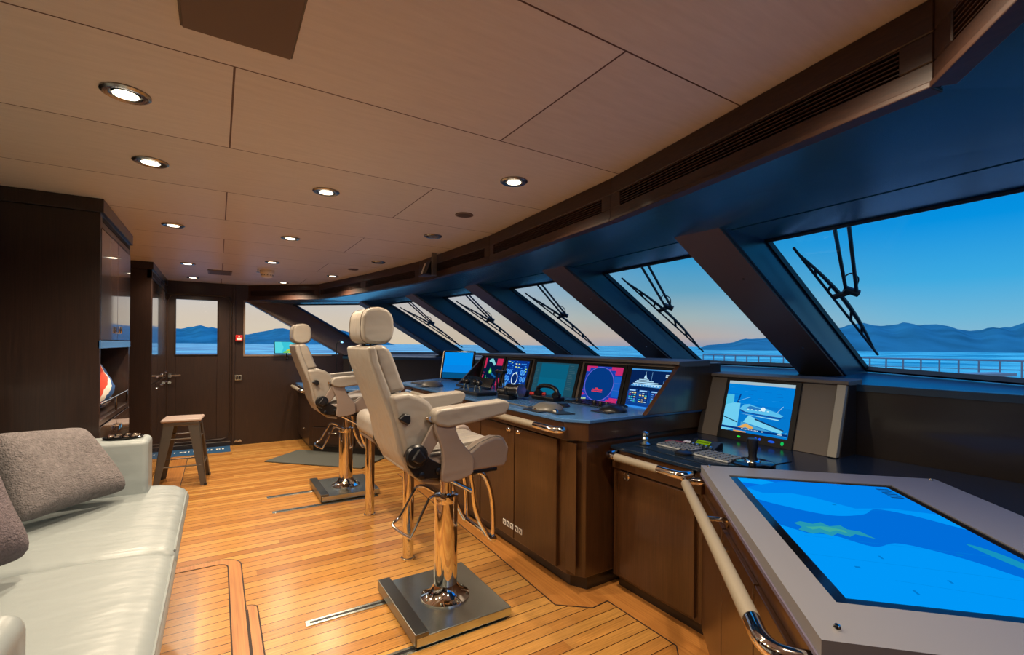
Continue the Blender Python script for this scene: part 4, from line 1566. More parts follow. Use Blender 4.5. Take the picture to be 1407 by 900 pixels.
keypad('control_strip', 'long blue-grey control strip with small keys under the radar screen', 2.15, 2.26, 2.36, 2.95 - .25, ZM, 3, 12, M_COUNTD, M_BLACK)
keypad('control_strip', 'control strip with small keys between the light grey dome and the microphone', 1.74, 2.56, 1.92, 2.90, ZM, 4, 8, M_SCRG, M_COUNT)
keypad('control_strip', 'small keypad beside the grey dome at the far end of the helm worktop', 1.74, 4.48, 1.9, 4.78, ZM, 4, 7, M_BLACK, M_SCRG)
keypad('control_strip', 'low keypad below the engine gauge screen', 2.12, 3.3, 2.34, 3.55, ZM, 3, 6, M_COUNTD, M_BLACK)
for k in range(4):
    o = MB().lathe([(0.014, 0), (0.014, 0.02), (0.011, 0.024)], (0, 0, 0), 14).build('rotary_knob', M_BLACK, smooth=True)
    yy_ = [2.60, 2.42, 2.36, 2.30][k]
    o.location = (2.2, yy_, ZM + 0.014)
    tag(o, ['leftmost black rotary knob under the radar screen, set apart', 'second black rotary knob under the radar screen', 'third black rotary knob under the radar screen', 'black rotary knob nearest the black dome trackball'][k], 'knob', 'rotary knobs under the radar screen')
# flat tray with small chrome ball near the edge (control pad)
t = thing('control_pad', 'thin black control pad with chrome ball at the chamfered helm corner', 'control pad', (1.76, 2.27, ZM))
MB().flatpoly([(-0.05, -0.06), (0.06, -0.1), (0.08, 0.04), (-0.03, 0.07)], 0, 0.006).build('plate', M_BLACK, t, bevel=0.002)
MB().lathe([(0.02, 0.004), (0.018, 0.014), (0.008, 0.022), (0.001, 0.023)], (-0.005, 0.01, 0.002), 16).build('ball', M_CHROME, t, smooth=True)

# things on the starboard low console
sb(MB().flatpoly([(2.02, 1.90), (2.0, 1.40), (2.18, 1.25), (2.42, 1.22), (2.44, 1.90)], ZS, ZS + 0.004), 'control_plate', M_COUNTD, bevel=0.001)
keypad('keyboard_pad', 'white keypad left of the round puck on the low side console', 2.13, 1.62, 2.27, 1.82, ZS + .004, 5, 6, flat('pale_keypad', (150, 156, 160), rough=0.5), flat('grey_keys', (96, 104, 112), rough=0.5))
keypad('keyboard_pad', 'white keypad nearest the joystick on the low side console', 2.10, 1.36, 2.24, 1.56, ZS + .004, 5, 6, flat('pale_keypad', (150, 156, 160), rough=0.5), flat('grey_keys', (96, 104, 112), rough=0.5))
t = thing('radio_unit', 'small radio unit with lit green display on the low side console', 'radio', (2.33, 1.64, ZS + .004))
MB().slabY([(-0.06, 0), (0.03, 0), (0.03, 0.036), (0.012, 0.038)], -0.085, 0.085).build('case', M_BLACK, t, bevel=0.004)
d = Draw(Vector((-0.034, 0.045, 0.0175)), (0, -1, 0), Vector((0.072, 0, 0.038)), 0.085, 0.032)
if d.N.x > 0:
    d.N = -d.N
d.O += d.N * 0.004
d.rect(0, 0, 1, 1, (110, 140, 20))
for k in range(9):
    d.rect(.05 + k * .1, .3, .11 + k * .1, .7, (40, 60, 10))
d.build(t)
kk = MB()
for k in range(5):
    c = Vector((-0.05, 0.05 - k * 0.028, 0.012))
    kk.lathe([(0.009, -0.004), (0.009, 0.008), (0.006, 0.01)], c, 10)
kk.build('button_row', M_STEEL, t, smooth=True)
t = thing('puck_control', 'dark round puck between the two white keypads', 'control', (2.13, 1.59, ZS + .016))
t.location = (2.07, 1.59, ZS + .004)
MB().lathe([(0.045, 0), (0.046, 0.012), (0.03, 0.022), (0.001, 0.024)], (0, 0, 0), 24).build('body', M_BLACK, t, smooth=True)
MB().lathe([(0.012, 0.02), (0.012, 0.028), (0.001, 0.03)], (0, 0, 0), 12).build('button', M_SCRG, t, smooth=True)
t = thing('camera_joystick', 'black joystick with chrome collar on the low side console', 'joystick', (2.10, 1.36, ZS + .004))
t.location = (2.21, 1.30, ZS + .004)
MB().lathe([(0.10, 0), (0.10, 0.006), (0.09, 0.01)], (0, 0, 0), 32).build('base_plate', M_BLACKG, t, smooth=True)
MB().lathe([(0.038, 0.008), (0.036, 0.014), (0.03, 0.018)], (0, 0, 0), 24).build('collar', M_CHROME, t, smooth=True)
MB().lathe([(0.026, 0.012), (0.018, 0.035), (0.02, 0.06), (0.026, 0.10), (0.027, 0.115), (0.022, 0.12), (0.001, 0.121)], (0, 0, 0), 24).build('grip', M_BLACK, t, smooth=True)
t = thing('toggle_joystick', 'small metal joystick at the helm end of the low side console', 'joystick', (2.08, 1.86, ZS + .004))
MB().lathe([(0.03, 0), (0.03, 0.008), (0.014, 0.02), (0.014, 0.03), (0.02, 0.036), (0.014, 0.046), (0.02, 0.056), (0.02, 0.07), (0.008, 0.078)], (0, 0, 0), 20).build('stick', M_STEEL, t, smooth=True)
MB().lathe([(0.032, 0), (0.032, 0.005), (0.03, 0.006)], (0, 0, 0), 20).build('flange', M_BLACK, t, smooth=True)
o = MB().obox((2.33, 1.80, ZS + .006), (0.03, -0.13, 0), (0.05, 0.01, 0), (0, 0, 0.002)).build('note_paper', M_PAPER)
tag(o, 'small white paper slip behind the white keypads', 'paper')
o = MB().obox((2.25, 1.86, ZS + .006), (0.03, -0.10, 0), (0.05, 0.01, 0), (0, 0, 0.004)).build('note_card', flat('maroon_card', (110, 30, 50), rough=0.6))
tag(o, 'small maroon card next to the white paper slip', 'card')

# ------------------------------------------------------------------ helm chair


def make_chair(label, loc):
    t = thing('helm_chair', label, 'chair', loc, 0, 'cream leather helm chairs')
    # base plate on its rails
    MB().box((-0.262, -0.275, 0.012), (0.245, 0.305, 0.058)).build('base_plate', M_STEEL, t, bevel=0.004)
    MB().box((-0.268, -0.28, 0.058), (-0.205, 0.31, 0.078)).box((-0.272, -0.28, 0.02), (-0.262, 0.31, 0.078)).build('clamp_bar', flat('dark_steel', (120, 122, 118), rough=0.3, metal=1.0), t, bevel=0.003)
    MB().lathe([(0.128, 0.058), (0.128, 0.066), (0.105, 0.078), (0.078, 0.098), (0.066, 0.125), (0.064, 0.13)], (0, 0, 0), 40).build('flange', M_CHROME, t, smooth=True)
    bl = MB()
    for k in range(8):
        a = k * PI / 4 + .2
        bl.lathe([(0.008, 0), (0.008, 0.006), (0.004, 0.009)], (0.112 * math.cos(a), 0.112 * math.sin(a), 0.068), 10)
    bl.build('flange_bolt', M_STEEL, t, smooth=True)
    MB().lathe([(0.062, 0.09), (0.062, 0.562), (0.056, 0.566)], (0, 0, 0), 40).build('column', M_CHROME, t, smooth=True)
    MB().lathe([(0.064, 0.562), (0.066, 0.575), (0.066, 0.600), (0.045, 0.606), (0.034, 0.606)], (0, 0, 0), 36).build('collar', M_CHROME, t, smooth=True)
    MB().lathe([(0.031, 0.60), (0.031, 0.735)], (0, 0, 0), 24).build('piston', M_CHROME, t, smooth=True)
    # seat frame under cushion
    MB().box((-0.18, -0.16, 0.728), (0.17, 0.16, 0.765)).box((-0.05, -0.225, 0.752), (0.185, 0.225, 0.772)).build('seat_frame', M_BLACK, t, bevel=0.005)
    # seat
    soft(MB().slabY([(-0.30, 0.80), (-0.22, 0.765), (0.20, 0.765), (0.235, 0.80), (0.243, 0.86), (0.20, 0.90), (0.10, 0.895), (-0.05, 0.875), (-0.25, 0.875)], -0.17, 0.17), 'seat', M_LEATH, t, 0.022)
    for k in (-1, 0, 1):
        b_ = MB().slabY([(-0.20, 0.868), (0.19, 0.882), (0.205, 0.895), (0.17, 0.912), (0.05, 0.905), (-0.15, 0.885)], k * 0.108 - 0.052, k * 0.108 + 0.052)
        soft(b_, 'seat_channel', M_LEATH, t, 0.013)
    for s_ in (1, -1):
        b_ = MB().slabY([(-0.2, 0.772), (0.222, 0.772), (0.238, 0.80), (0.248, 0.866), (0.212, 0.921), (0.16, 0.930), (0.075, 0.905), (0.02, 0.868), (-0.05, 0.855), (-0.2, 0.855)], s_ * 0.158, s_ * 0.238)
        soft(b_, 'seat_bolster', M_LEATH2, t, 0.016)
        pp_ = MB().tube(spline([(x, s_ * 0.222, z + .0015) for x, z in [(0.0, 0.862), (0.075, 0.903), (0.16, 0.928), (0.212, 0.918), (0.247, 0.862)]], 4), 0.0035, 6)
        pp_.build('piping', M_LEATH, t, smooth=True)
    # back shell (one continuous scooped shell)
    outer = [(-0.478, 1.385), (-0.468, 1.32), (-0.418, 1.18), (-0.362, 1.04), (-0.332, 0.90), (-0.285, 0.80), (-0.21, 0.735), (-0.12, 0.715)]
    inner = [(-0.12, 0.745), (-0.19, 0.77), (-0.25, 0.83), (-0.29, 0.91), (-0.315, 1.04), (-0.37, 1.18), (-0.425, 1.32), (-0.438, 1.39)]
    soft(MB().slabY(outer + inner, -0.205, 0.205), 'back_shell', M_LEATH, t, 0.016)
    soft(MB().slabY([(-0.452, 1.385), (-0.405, 1.398), (-0.372, 1.375), (-0.347, 1.32), (-0.318, 1.24), (-0.292, 1.186), (-0.375, 1.165), (-0.43, 1.30)], -0.195, 0.195), 'back_cushion', M_LEATH, t, 0.026)
    # lower back with side wings
    lum = [(-0.385, 1.168), (-0.290, 1.176), (-0.235, 1.158), (-0.186, 1.126), (-0.158, 1.085), (-0.150, 1.04), (-0.168, 0.985), (-0.205, 0.925), (-0.235, 0.880), (-0.30, 0.865), (-0.335, 0.99)]
    for s_ in (1, -1):
        soft(MB().slabY(lum, s_ * 0.145, s_ * 0.222), 'back_wing', M_LEATH, t, 0.026, 5)
    soft(MB().slabY([(-0.385, 1.165), (-0.300, 1.165), (-0.262, 1.10), (-0.245, 1.02), (-0.25, 0.93), (-0.27, 0.87), (-0.31, 0.87), (-0.34, 1.0)], -0.15, 0.15), 'lumbar_cushion', M_LEATH, t, 0.02)
    # head rest
    hp = [(-0.480, 1.425), (-0.484, 1.47), (-0.480, 1.53), (-0.458, 1.562), (-0.405, 1.572), (-0.362, 1.562), (-0.338, 1.53), (-0.332, 1.47), (-0.340, 1.425), (-0.366, 1.403), (-0.41, 1.396), (-0.455, 1.402)]
    soft(MB().slabY(hp, -0.135, 0.135), 'headrest', M_LEATH, t, 0.034, 6)
    cx_, cz_ = -0.412, 1.484
    for s_ in (1, -1):
        sm = MB()
        sm.tube(spline([(cx_ + (x - cx_) * 1.0, s_ * 0.103, cz_ + (z - cz_) * 1.0) for x, z in hp], 2, True), 0.0014, 6, closed=True)
        sm.build('headrest_seam', flat('seam_thread', (104, 92, 82), rough=0.6) if 'seam_thread' not in MATS else MATS['seam_thread'], t, smooth=True)
    MB().tube([(-0.42, -0.05, 1.36), (-0.42, -0.05, 1.42)], 0.007, 8).tube([(-0.42, 0.05, 1.36), (-0.42, 0.05, 1.42)], 0.007, 8).build('headrest_post', M_CHROME, t, smooth=True)
    for s_ in (1, -1):
        # arm pad
        pad = [(-0.196, 1.045), (-0.188, 1.082), (-0.165, 1.098), (0.185, 1.122), (0.214, 1.112), (0.220, 1.085), (0.195, 1.050), (0.02, 1.022), (-0.12, 1.008), (-0.175, 1.022)]
        soft(MB().slabY(pad, s_ * 0.205, s_ * 0.292), 'armrest_pad', M_LEATH, t, 0.022, 4)
        MB().cyl((-0.196, s_ * 0.215, 1.052), (-0.196, s_ * 0.262, 1.052), 0.013, 14).cyl((-0.214, s_ * 0.238, 1.052), (-0.18, s_ * 0.238, 1.052), 0.008, 12).build('arm_pivot', M_CHROME, t, smooth=True)
        # arm side panel, scooped
        pan = [(-0.182, 1.03), (-0.076, 1.02), (-0.070, 0.985), (-0.055, 0.95), (-0.021, 0.905), (0.012, 0.868), (0.024, 0.840), (0.022, 0.775), (0.00, 0.760), (-0.06, 0.748), (-0.12, 0.744), (-0.148, 0.757), (-0.145, 0.80), (-0.138, 0.84), (-0.143, 0.90), (-0.160, 0.95), (-0.178, 0.99)]
        soft(MB().slabY(pan, s_ * 0.246, s_ * 0.274), 'arm_panel', M_LEATH2, t, 0.008, 3)
        soft(MB().slabY([(-0.18, 1.03), (-0.155, 0.99), (-0.148, 0.945), (-0.185, 0.89), (-0.215, 0.865), (-0.25, 0.90), (-0.225, 0.95), (-0.195, 1.0)], s_ * 0.226, s_ * 0.246), 'arm_link', M_LEATH2, t, 0.006, 2)
        # recliner bracket and knobs
        MB().slabY([(-0.318, 0.885), (-0.30, 0.835), (-0.265, 0.785), (-0.235, 0.768), (-0.150, 0.762), (-0.120, 0.78), (-0.128, 0.825), (-0.19, 0.862), (-0.225, 0.900), (-0.26, 0.93), (-0.30, 0.92)], s_ * 0.223, s_ * 0.240).build('recline_bracket', M_BLACK, t, bevel=0.004)
        MB().lathe([(0.052, s_ * 0.238), (0.054, s_ * 0.262), (0.046, s_ * 0.272), (0.012, s_ * 0.276)], (-0.265, 0, 0.885), 30, axis='Y').build('recline_knob', M_BLACK, t, smooth=True)
        MB().slabY([(-0.30, 0.875), (-0.262, 0.925), (-0.225, 0.875), (-0.26, 0.852)], s_ * 0.272, s_ * 0.29).build('knob_grip', M_BLACK, t, bevel=0.008, seg=3)
        MB().lathe([(0.016, s_ * 0.236), (0.016, s_ * 0.25), (0.008, s_ * 0.253)], (-0.235, 0, 0.79), 16, axis='Y').build('bracket_bolt', M_BLACK, t, smooth=True)
        MB().lathe([(0.016, s_ * 0.236), (0.016, s_ * 0.25), (0.008, s_ * 0.253)], (-0.15, 0, 0.80), 16, axis='Y').build('bracket_bolt', M_BLACK, t, smooth=True)
        MB().slabY([(-0.345, 1.058), (-0.318, 1.082), (-0.290, 1.075), (-0.288, 1.042), (-0.300, 1.028), (-0.32, 1.040)], s_ * 0.216, s_ * 0.246).build('lumbar_knob', M_BLACK, t, bevel=0.006, seg=3)
    # rear step loop
    lp = [(-0.03, -0.055, 0.592), (-0.085, -0.085, 0.622), (-0.125, -0.10, 0.632), (-0.15, -0.10, 0.60), (-0.222, -0.10, 0.462), (-0.235, -0.085, 0.448), (-0.262, 0.03, 0.452), (-0.262, 0.085, 0.462), (-0.235, 0.105, 0.470), (-0.205, 0.105, 0.50), (-0.14, 0.10, 0.612), (-0.115, 0.10, 0.634), (-0.075, 0.085, 0.624), (-0.03, 0.055, 0.592)]
    MB().tube(spline(lp, 4), 0.0085, 10).build('step_loop', M_CHROME, t, smooth=True)
    # folded front foot rest
    for s_ in (1, -1):
        MB().tube(spline([(0.078, s_ * 0.13, 0.745), (0.092, s_ * 0.13, 0.66), (0.105, s_ * 0.13, 0.56), (0.135, s_ * 0.13, 0.47), (0.178, s_ * 0.13, 0.392)], 5), 0.014, 12).build('footrest_tube', M_CHROME, t, smooth=True)
        MB().tube(spline([(0.085, s_ * 0.155, 0.748), (0.14, s_ * 0.155, 0.722), (0.178, s_ * 0.155, 0.65), (0.198, s_ * 0.155, 0.55), (0.202, s_ * 0.155, 0.45), (0.20, s_ * 0.155, 0.378)], 5), 0.013, 12).build('footrest_tube', M_CHROME, t, smooth=True)
        MB().lathe([(0.018, s_ * 0.14), (0.018, s_ * 0.175), (0.008, s_ * 0.18)], (0.196, 0, 0.38), 16, axis='Y').build('footrest_hinge', M_CHROME, t, smooth=True)
    MB().tube([(0.185, -0.16, 0.39), (0.185, 0.16, 0.39)], 0.012, 12).build('footrest_bar', M_CHROME, t, smooth=True)
    MB().tube([(-0.06, -0.10, 0.725), (0.09, -0.13, 0.635)], 0.011, 10).build('footrest_brace', M_CHROME, t, smooth=True)
    return t


ch1 = make_chair('nearer of the two cream leather helm chairs, full column and base in view', (1.04, 2.3, 0))
ch2 = copy_tree(ch1)
ch2.location = (1.04, 4.6, 0)
ch2['label'] = 'farther cream leather helm chair, partly behind the nearer one'

for (y, x0_, x1_, lab) in [(2.505, 0.38, 1.26, 'steel deck track under the nearer helm chair, side away from camera'), (2.045, 0.40, 1.26, 'steel deck track under the nearer helm chair, side toward the camera'),
                           (4.74, 0.385, 1.26, 'steel deck track under the farther helm chair, side away from camera'), (4.30, 0.39, 1.26, 'steel deck track under the farther helm chair, side toward the camera')]:
    t = thing('deck_track', lab, 'track', (x0_, y, 0), group='deck tracks of the helm chairs')
    MB().box((0, -0.025, 0.0005), (x1_ - x0_, 0.025, 0.0045)).build('track_plate', M_STEEL, t, bevel=0.0008)
    MB().box((0.02, -0.008, 0.0045), (x1_ - x0_, 0.008, 0.0052)).build('slot', M_BLACK, t)

# padded lean bar between the chairs
t = thing('leaning_bench', 'cream padded leaning bench on polished posts between the helm chairs', 'bench', (1.06, 3.39, 0))
soft(MB().box((-0.10, -0.55, 0.675), (0.10, 0.56, 0.865)), 'cushion', M_LEATH, t, 0.07, 8)
MB().box((-0.07, -0.5, 0.66), (0.07, 0.5, 0.685)).build('support_board', M_LEATH2, t, bevel=0.004)
for y in (-0.455, 0.455):
    p_ = MB().lathe([(0.036, 0.0), (0.036, 0.67)], (0, y, 0), 28).build('post', M_CHROME, t, smooth=True)
    MB().lathe([(0.044, 0.0), (0.044, 0.012), (0.037, 0.016)], (0, y, 0), 28).build('post_collar', M_CHROME, p_, smooth=True)

# dark anti-fatigue mat
o = MB().flatpoly([(0.47, 6.18), (0.90, 6.62), (1.80, 5.72), (1.37, 5.30)], 0.0, 0.016).build('floor_mat', M_MAT, bevel=0.012, seg=2)
tag(o, 'dark grey mat lying at an angle on the deck before the far console', 'mat')
# blue mat at the door
t = thing('door_mat', 'narrow blue mat with white lettering at the foot of the door', 'mat', (-0.24, 7.19, 0))
MB().box((-0.39, -0.20, 0.0), (0.39, 0.19, 0.006)).build('mat', M_BLUEM, t, bevel=0.002)
lt = MB()
x = -0.28
rnd = random.Random(4)
while x < 0.30:
    w = rnd.choice([0.012, 0.016, 0.022])
    if rnd.random() < .82:
        lt.box((x, -0.035 + rnd.choice([0, .012]), 0.006), (x + w, 0.045, 0.0075))
    x += w + rnd.choice([0.007, 0.007, 0.02])
lt.build('lettering', M_WHITE, t)

# ------------------------------------------------------------------ stool
t = thing('stool', 'grey metal cafe stool standing in front of the door', 'stool', (-0.285, 5.70, 0), math.radians(-4))
soft(MB().box((-0.165, -0.165, 0.620), (0.165, 0.165, 0.650)), 'seat', M_STOOLT, t, 0.02, 3)
MB().box((-0.15, -0.15, 0.585), (0.15, 0.15, 0.622)).build('apron', M_STOOL, t, bevel=0.008)
for sx in (1, -1):
    for sy in (1, -1):
        top_, bot = Vector((sx * .145, sy * .145, .60)), Vector((sx * .215, sy * .215, 0.0))
        lg = MB()
        # folded tapering leg: two flanges meeting at the outer corner
        w0, w1 = 0.092, 0.046
        for ax in (Vector((-sx, 0, 0)), Vector((0, -sy, 0))):
            th = Vector((0, -sy, 0)) * .006 if ax.x else Vector((-sx, 0, 0)) * .006
            lg.add([top_, top_ + ax * w0, bot + ax * w1, bot, top_ + th, top_ + ax * w0 + th, bot + ax * w1 + th, bot + th],
                   [(0, 1, 2, 3), (7, 6, 5, 4), (0, 4, 5, 1), (1, 5, 6, 2), (2, 6, 7, 3), (3, 7, 4, 0)])
        l_ = lg.build('leg', M_STOOL, t)
        MB().box((bot.x - .02 * sx, bot.y - .02 * sy, 0), (bot.x + .003 * sx, bot.y + .003 * sy, 0.02)).build('foot', M_RUB, l_)
for z, k in ((0.20, 0.185), (0.46, 0.152)):
    for (a, b_) in [((-1, -1), (1, -1)), ((1, -1), (1, 1)), ((1, 1), (-1, 1)), ((-1, 1), (-1, -1))]:
        MB().tube([(a[0] * k, a[1] * k, z), (b_[0] * k, b_[1] * k, z)], 0.007, 8).build('stretcher', M_STOOL, t, smooth=True)

# ------------------------------------------------------------------ tall cabinets on the left
CX = -0.555
cab = thing('tall_cabinet', 'nearer tall dark wood cabinet with open shelf, behind the sofa arm', 'cabinet', (CX, 3.93, 0))


def bx(a, b_, name, mat, parent, bev=0.002):
    return MB().box(a, b_).build(name, mat, parent, bevel=bev)


hy = 0.515
bx((-0.70, -hy, 0), (0, -hy + .03, 2.115), 'side_panel', M_CAB, cab)
bx((-0.70, hy - .03, 0), (0, hy, 2.115), 'side_panel', M_CAB, cab)
bx((-0.72, -hy - .015, 2.115), (0.015, hy + .012, ZC - .001), 'crown', M_CAB, cab)
bx((-0.70, -hy + .03, 0), (-0.68, hy - .03, 2.115), 'back_panel', M_CAB, cab)
bx((-0.68, -hy + .03, 1.36), (0.0, hy - .03, 1.385), 'shelf', M_CAB, cab)
bx((-0.68, -hy + .03, 0.925), (0.0, hy - .03, 0.955), 'shelf', M_CAB, cab)
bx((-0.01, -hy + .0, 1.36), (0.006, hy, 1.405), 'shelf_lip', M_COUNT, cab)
bx((-0.05, -hy + .03, 2.04), (0.0, hy - .03, 2.115), 'vent_rail', M_CAB, cab)
bx((-0.002, -hy + .05, 2.075), (0.003, hy - .05, 2.10), 'vent_slot', M_GRILLE, cab, 0)
for s_ in (-1, 1):
    a, b_ = (-hy + .012, -0.004) if s_ < 0 else (0.004, hy - .012)
    dd = bx((-0.018, a, 1.408), (0.004, b_, 2.032), 'door', M_CABD, cab)
    k_ = MB().tube([(0.004, s_ * 0.035, 1.455), (0.018, s_ * 0.035, 1.455), (0.018, s_ * 0.035, 1.405 + .09)], [.006, .006, .006], 8)
    k_.build('door_pull', M_CHROME, dd, smooth=True)
    dd = bx((-0.018, a, 0.10), (0.004, b_, 0.918), 'door', M_CABD, cab)
    MB().tube([(0.004, s_ * 0.035, 0.86), (0.02, s_ * 0.035, 0.86), (0.02, s_ * 0.035, 0.82)], .007, 8).build('door_pull', M_CHROME, dd, smooth=True)
bx((-0.68, -hy + .03, 0.0), (-0.03, hy - .03, 0.10), 'plinth', M_DARKW, cab)
fr = MB().tube([(0.0, -hy + .03, 1.045), (0.0, hy - .08, 1.045)], 0.007, 10)
fr.tube([(0.0, 0.0, 0.955), (0.0, 0.0, 1.045)], 0.006, 8).tube([(0.0, hy - .085, 0.955), (0.0, hy - .085, 1.045)], 0.006, 8)
fr.build('shelf_rail', M_CHROME, cab, smooth=True)

cab2 = thing('tall_cabinet', 'farther tall dark wood cabinet beside the door', 'cabinet', (CX, 6.6, 0))
hy = 0.79
bx((-0.70, -hy, 0), (0, -hy + .03, 2.115), 'side_panel', M_CAB, cab2)
bx((-0.70, hy - .03, 0), (0, hy, 2.115), 'side_panel', M_CAB, cab2)
bx((-0.70, -hy - .012, 2.115), (0.012, hy, ZC - .001), 'crown', M_CAB, cab2)
bx((-0.70, -hy + .03, 0), (-0.03, hy - .03, 2.115), 'carcass', M_CAB, cab2)
bx((-0.04, -hy + .0, 2.03), (0.003, hy, 2.115), 'vent_rail', M_CAB, cab2)
for k in range(2):
    bx((0.001, -hy + .06 + k * .76, 2.055), (0.006, -hy + .72 + k * .76, 2.095), 'vent_slot', M_GRILLE, cab2, 0)
for k in range(3):
    a = -hy + .012 + k * 0.52
    d1 = bx((-0.02, a, 0.98), (0.005, a + 0.512, 2.02), 'door', M_CABD, cab2)
    d2 = bx((-0.02, a, 0.06), (0.005, a + 0.512, 0.972), 'door', M_CABD, cab2)
    MB().lathe([(0.012, 0), (0.007, 0.008), (0.012, 0.016), (0.002, 0.02)], (0.005, a + 0.46, 1.02), 12, axis='X').build('door_knob', M_CHROME, d1, smooth=True)
    MB().lathe([(0.012, 0), (0.007, 0.008), (0.012, 0.016), (0.002, 0.02)], (0.005, a + 0.46, 0.90), 12, axis='X').build('door_knob', M_CHROME, d2, smooth=True)
MB().tube([(0.03, -hy + .05, 0.975), (0.03, -hy + .45, 0.975)], 0.006, 8).build('towel_rail', M_CHROME, cab2, smooth=True)
o = MB().box((CX + .006, 6.93, 1.90), (CX + .012, 6.97, 2.0)).build('key_tag', M_BLACK, bevel=0.002)
tag(o, 'small black tag hanging high on the farther cabinet doors', 'tag')


# flag patterned bag on the shelf
def flag_mat():
    mt, nt, b = nodes_mat('flag_cloth')
    N, L = nt.nodes, nt.links
    tc = N.new('ShaderNodeTexCoord')
    mp = N.new('ShaderNodeMapping')
    mp.inputs['Rotation'].default_value = (math.radians(28), 0, 0)
    L.new(tc.outputs['Object'], mp.inputs[0])
    sx = N.new('ShaderNodeSeparateXYZ')
    L.new(mp.outputs[0], sx.inputs[0])
    n = N.new('ShaderNodeTexNoise')
    n.inputs['Scale'].default_value = 6
    L.new(tc.outputs['Object'], n.inputs['Vector'])
    a = N.new('ShaderNodeMath')
    a.operation = 'MULTIPLY_ADD'
    a.inputs[1].default_value = 0.12
    L.new(n.outputs[0], a.inputs[0])
    L.new(sx.outputs['Y'], a.inputs[2])
    s2 = N.new('ShaderNodeMath')
    s2.operation = 'MULTIPLY_ADD'
    s2.inputs[1].default_value = 1.9
    s2.inputs[2].default_value = 0.42
    L.new(a.outputs[0], s2.inputs[0])
    r = N.new('ShaderNodeValToRGB')
    r.color_ramp.interpolation = 'CONSTANT'
    e = r.color_ramp.elements
    cols = [(0.0, (205, 70, 50)), (0.16, (228, 222, 212)), (0.22, (30, 80, 140)), (0.44, (228, 222, 212)), (0.56, (205, 66, 44)), (0.66, (230, 226, 216)), (0.9, (30, 80, 140))]
    e[0].color = lin(cols[0][1]) + (1,)
    e[1].position, e[1].color = cols[-1][0], lin(cols[-1][1]) + (1,)
    for p, c in cols[1:-1]:
        x = e.new(p)
        x.color = lin(c) + (1,)
    L.new(s2.outputs[0], r.inputs[0])
    L.new(r.outputs[0], b.inputs['Base Color'])
    b.inputs['Roughness'].default_value = 0.8
    return mt


def blob(name, mat, sc, n=24, m_=14, seed=1, bump=0.1, zpow=1.0):
    rn = random.Random(seed)
    ph = [(rn.random() * 6, rn.random() * 6, rn.randint(2, 5)) for _ in range(4)]
    vs, fs = [], []
    for i in range(m_ + 1):
        th = PI * i / m_
        for k in range(n):
            a = 2 * PI * k / n
            r = 1 + sum(bump * .5 * math.sin(q * a + p0 + th * 2) * math.sin(th * q + p1) for p0, p1, q in ph)
            vs.append((sc[0] * r * math.sin(th) ** .7 * math.cos(a), sc[1] * r * math.sin(th) ** .7 * math.sin(a), sc[2] * (1 + math.cos(th)) / 1))
    for i in range(m_):
        for k in range(n):
            l = (k + 1) % n
            fs.append((i * n + k, (i + 1) * n + k, (i + 1) * n + l, i * n + l))
    mb_ = MB()
    mb_.add(vs, fs)
    return mb_


fl = blob('bag', None, (0.14, 0.26, 0.185), seed=3, bump=0.12)
vv = []
for (x, y, z) in fl.v:
    k = max(0.15, 1 - (z / 0.37) ** 2 * .75)
    vv.append((x * k, y * k - 0.10 * (z / .25), z * 1.1))
fl.v = vv
o = fl.build('flag_bag', flag_mat(), smooth='all')
o.location = (CX - 0.145, 3.99, 0.956)
tag(o, 'crumpled red, white and blue flag cloth bundle on the cabinet shelf', 'flag')

# ------------------------------------------------------------------ sofa
sofa = thing('sofa', 'pale grey leather sofa along the left side of the room', 'sofa', (-0.6, 2.25, 0))
SY0, SY1 = 1.02, 3.30


def sbx(a, b_, name, mat, w=0.03, seg=4):
    p = MB().box((a[0] + .6, a[1] - 2.25, a[2]), (b_[0] + .6, b_[1] - 2.25, b_[2]))
    return soft(p, name, mat, sofa, w, seg)


sbx((-1.2, SY0, 0.04), (-0.23, SY1, 0.42), 'base', M_SOFAB, 0.01, 2)


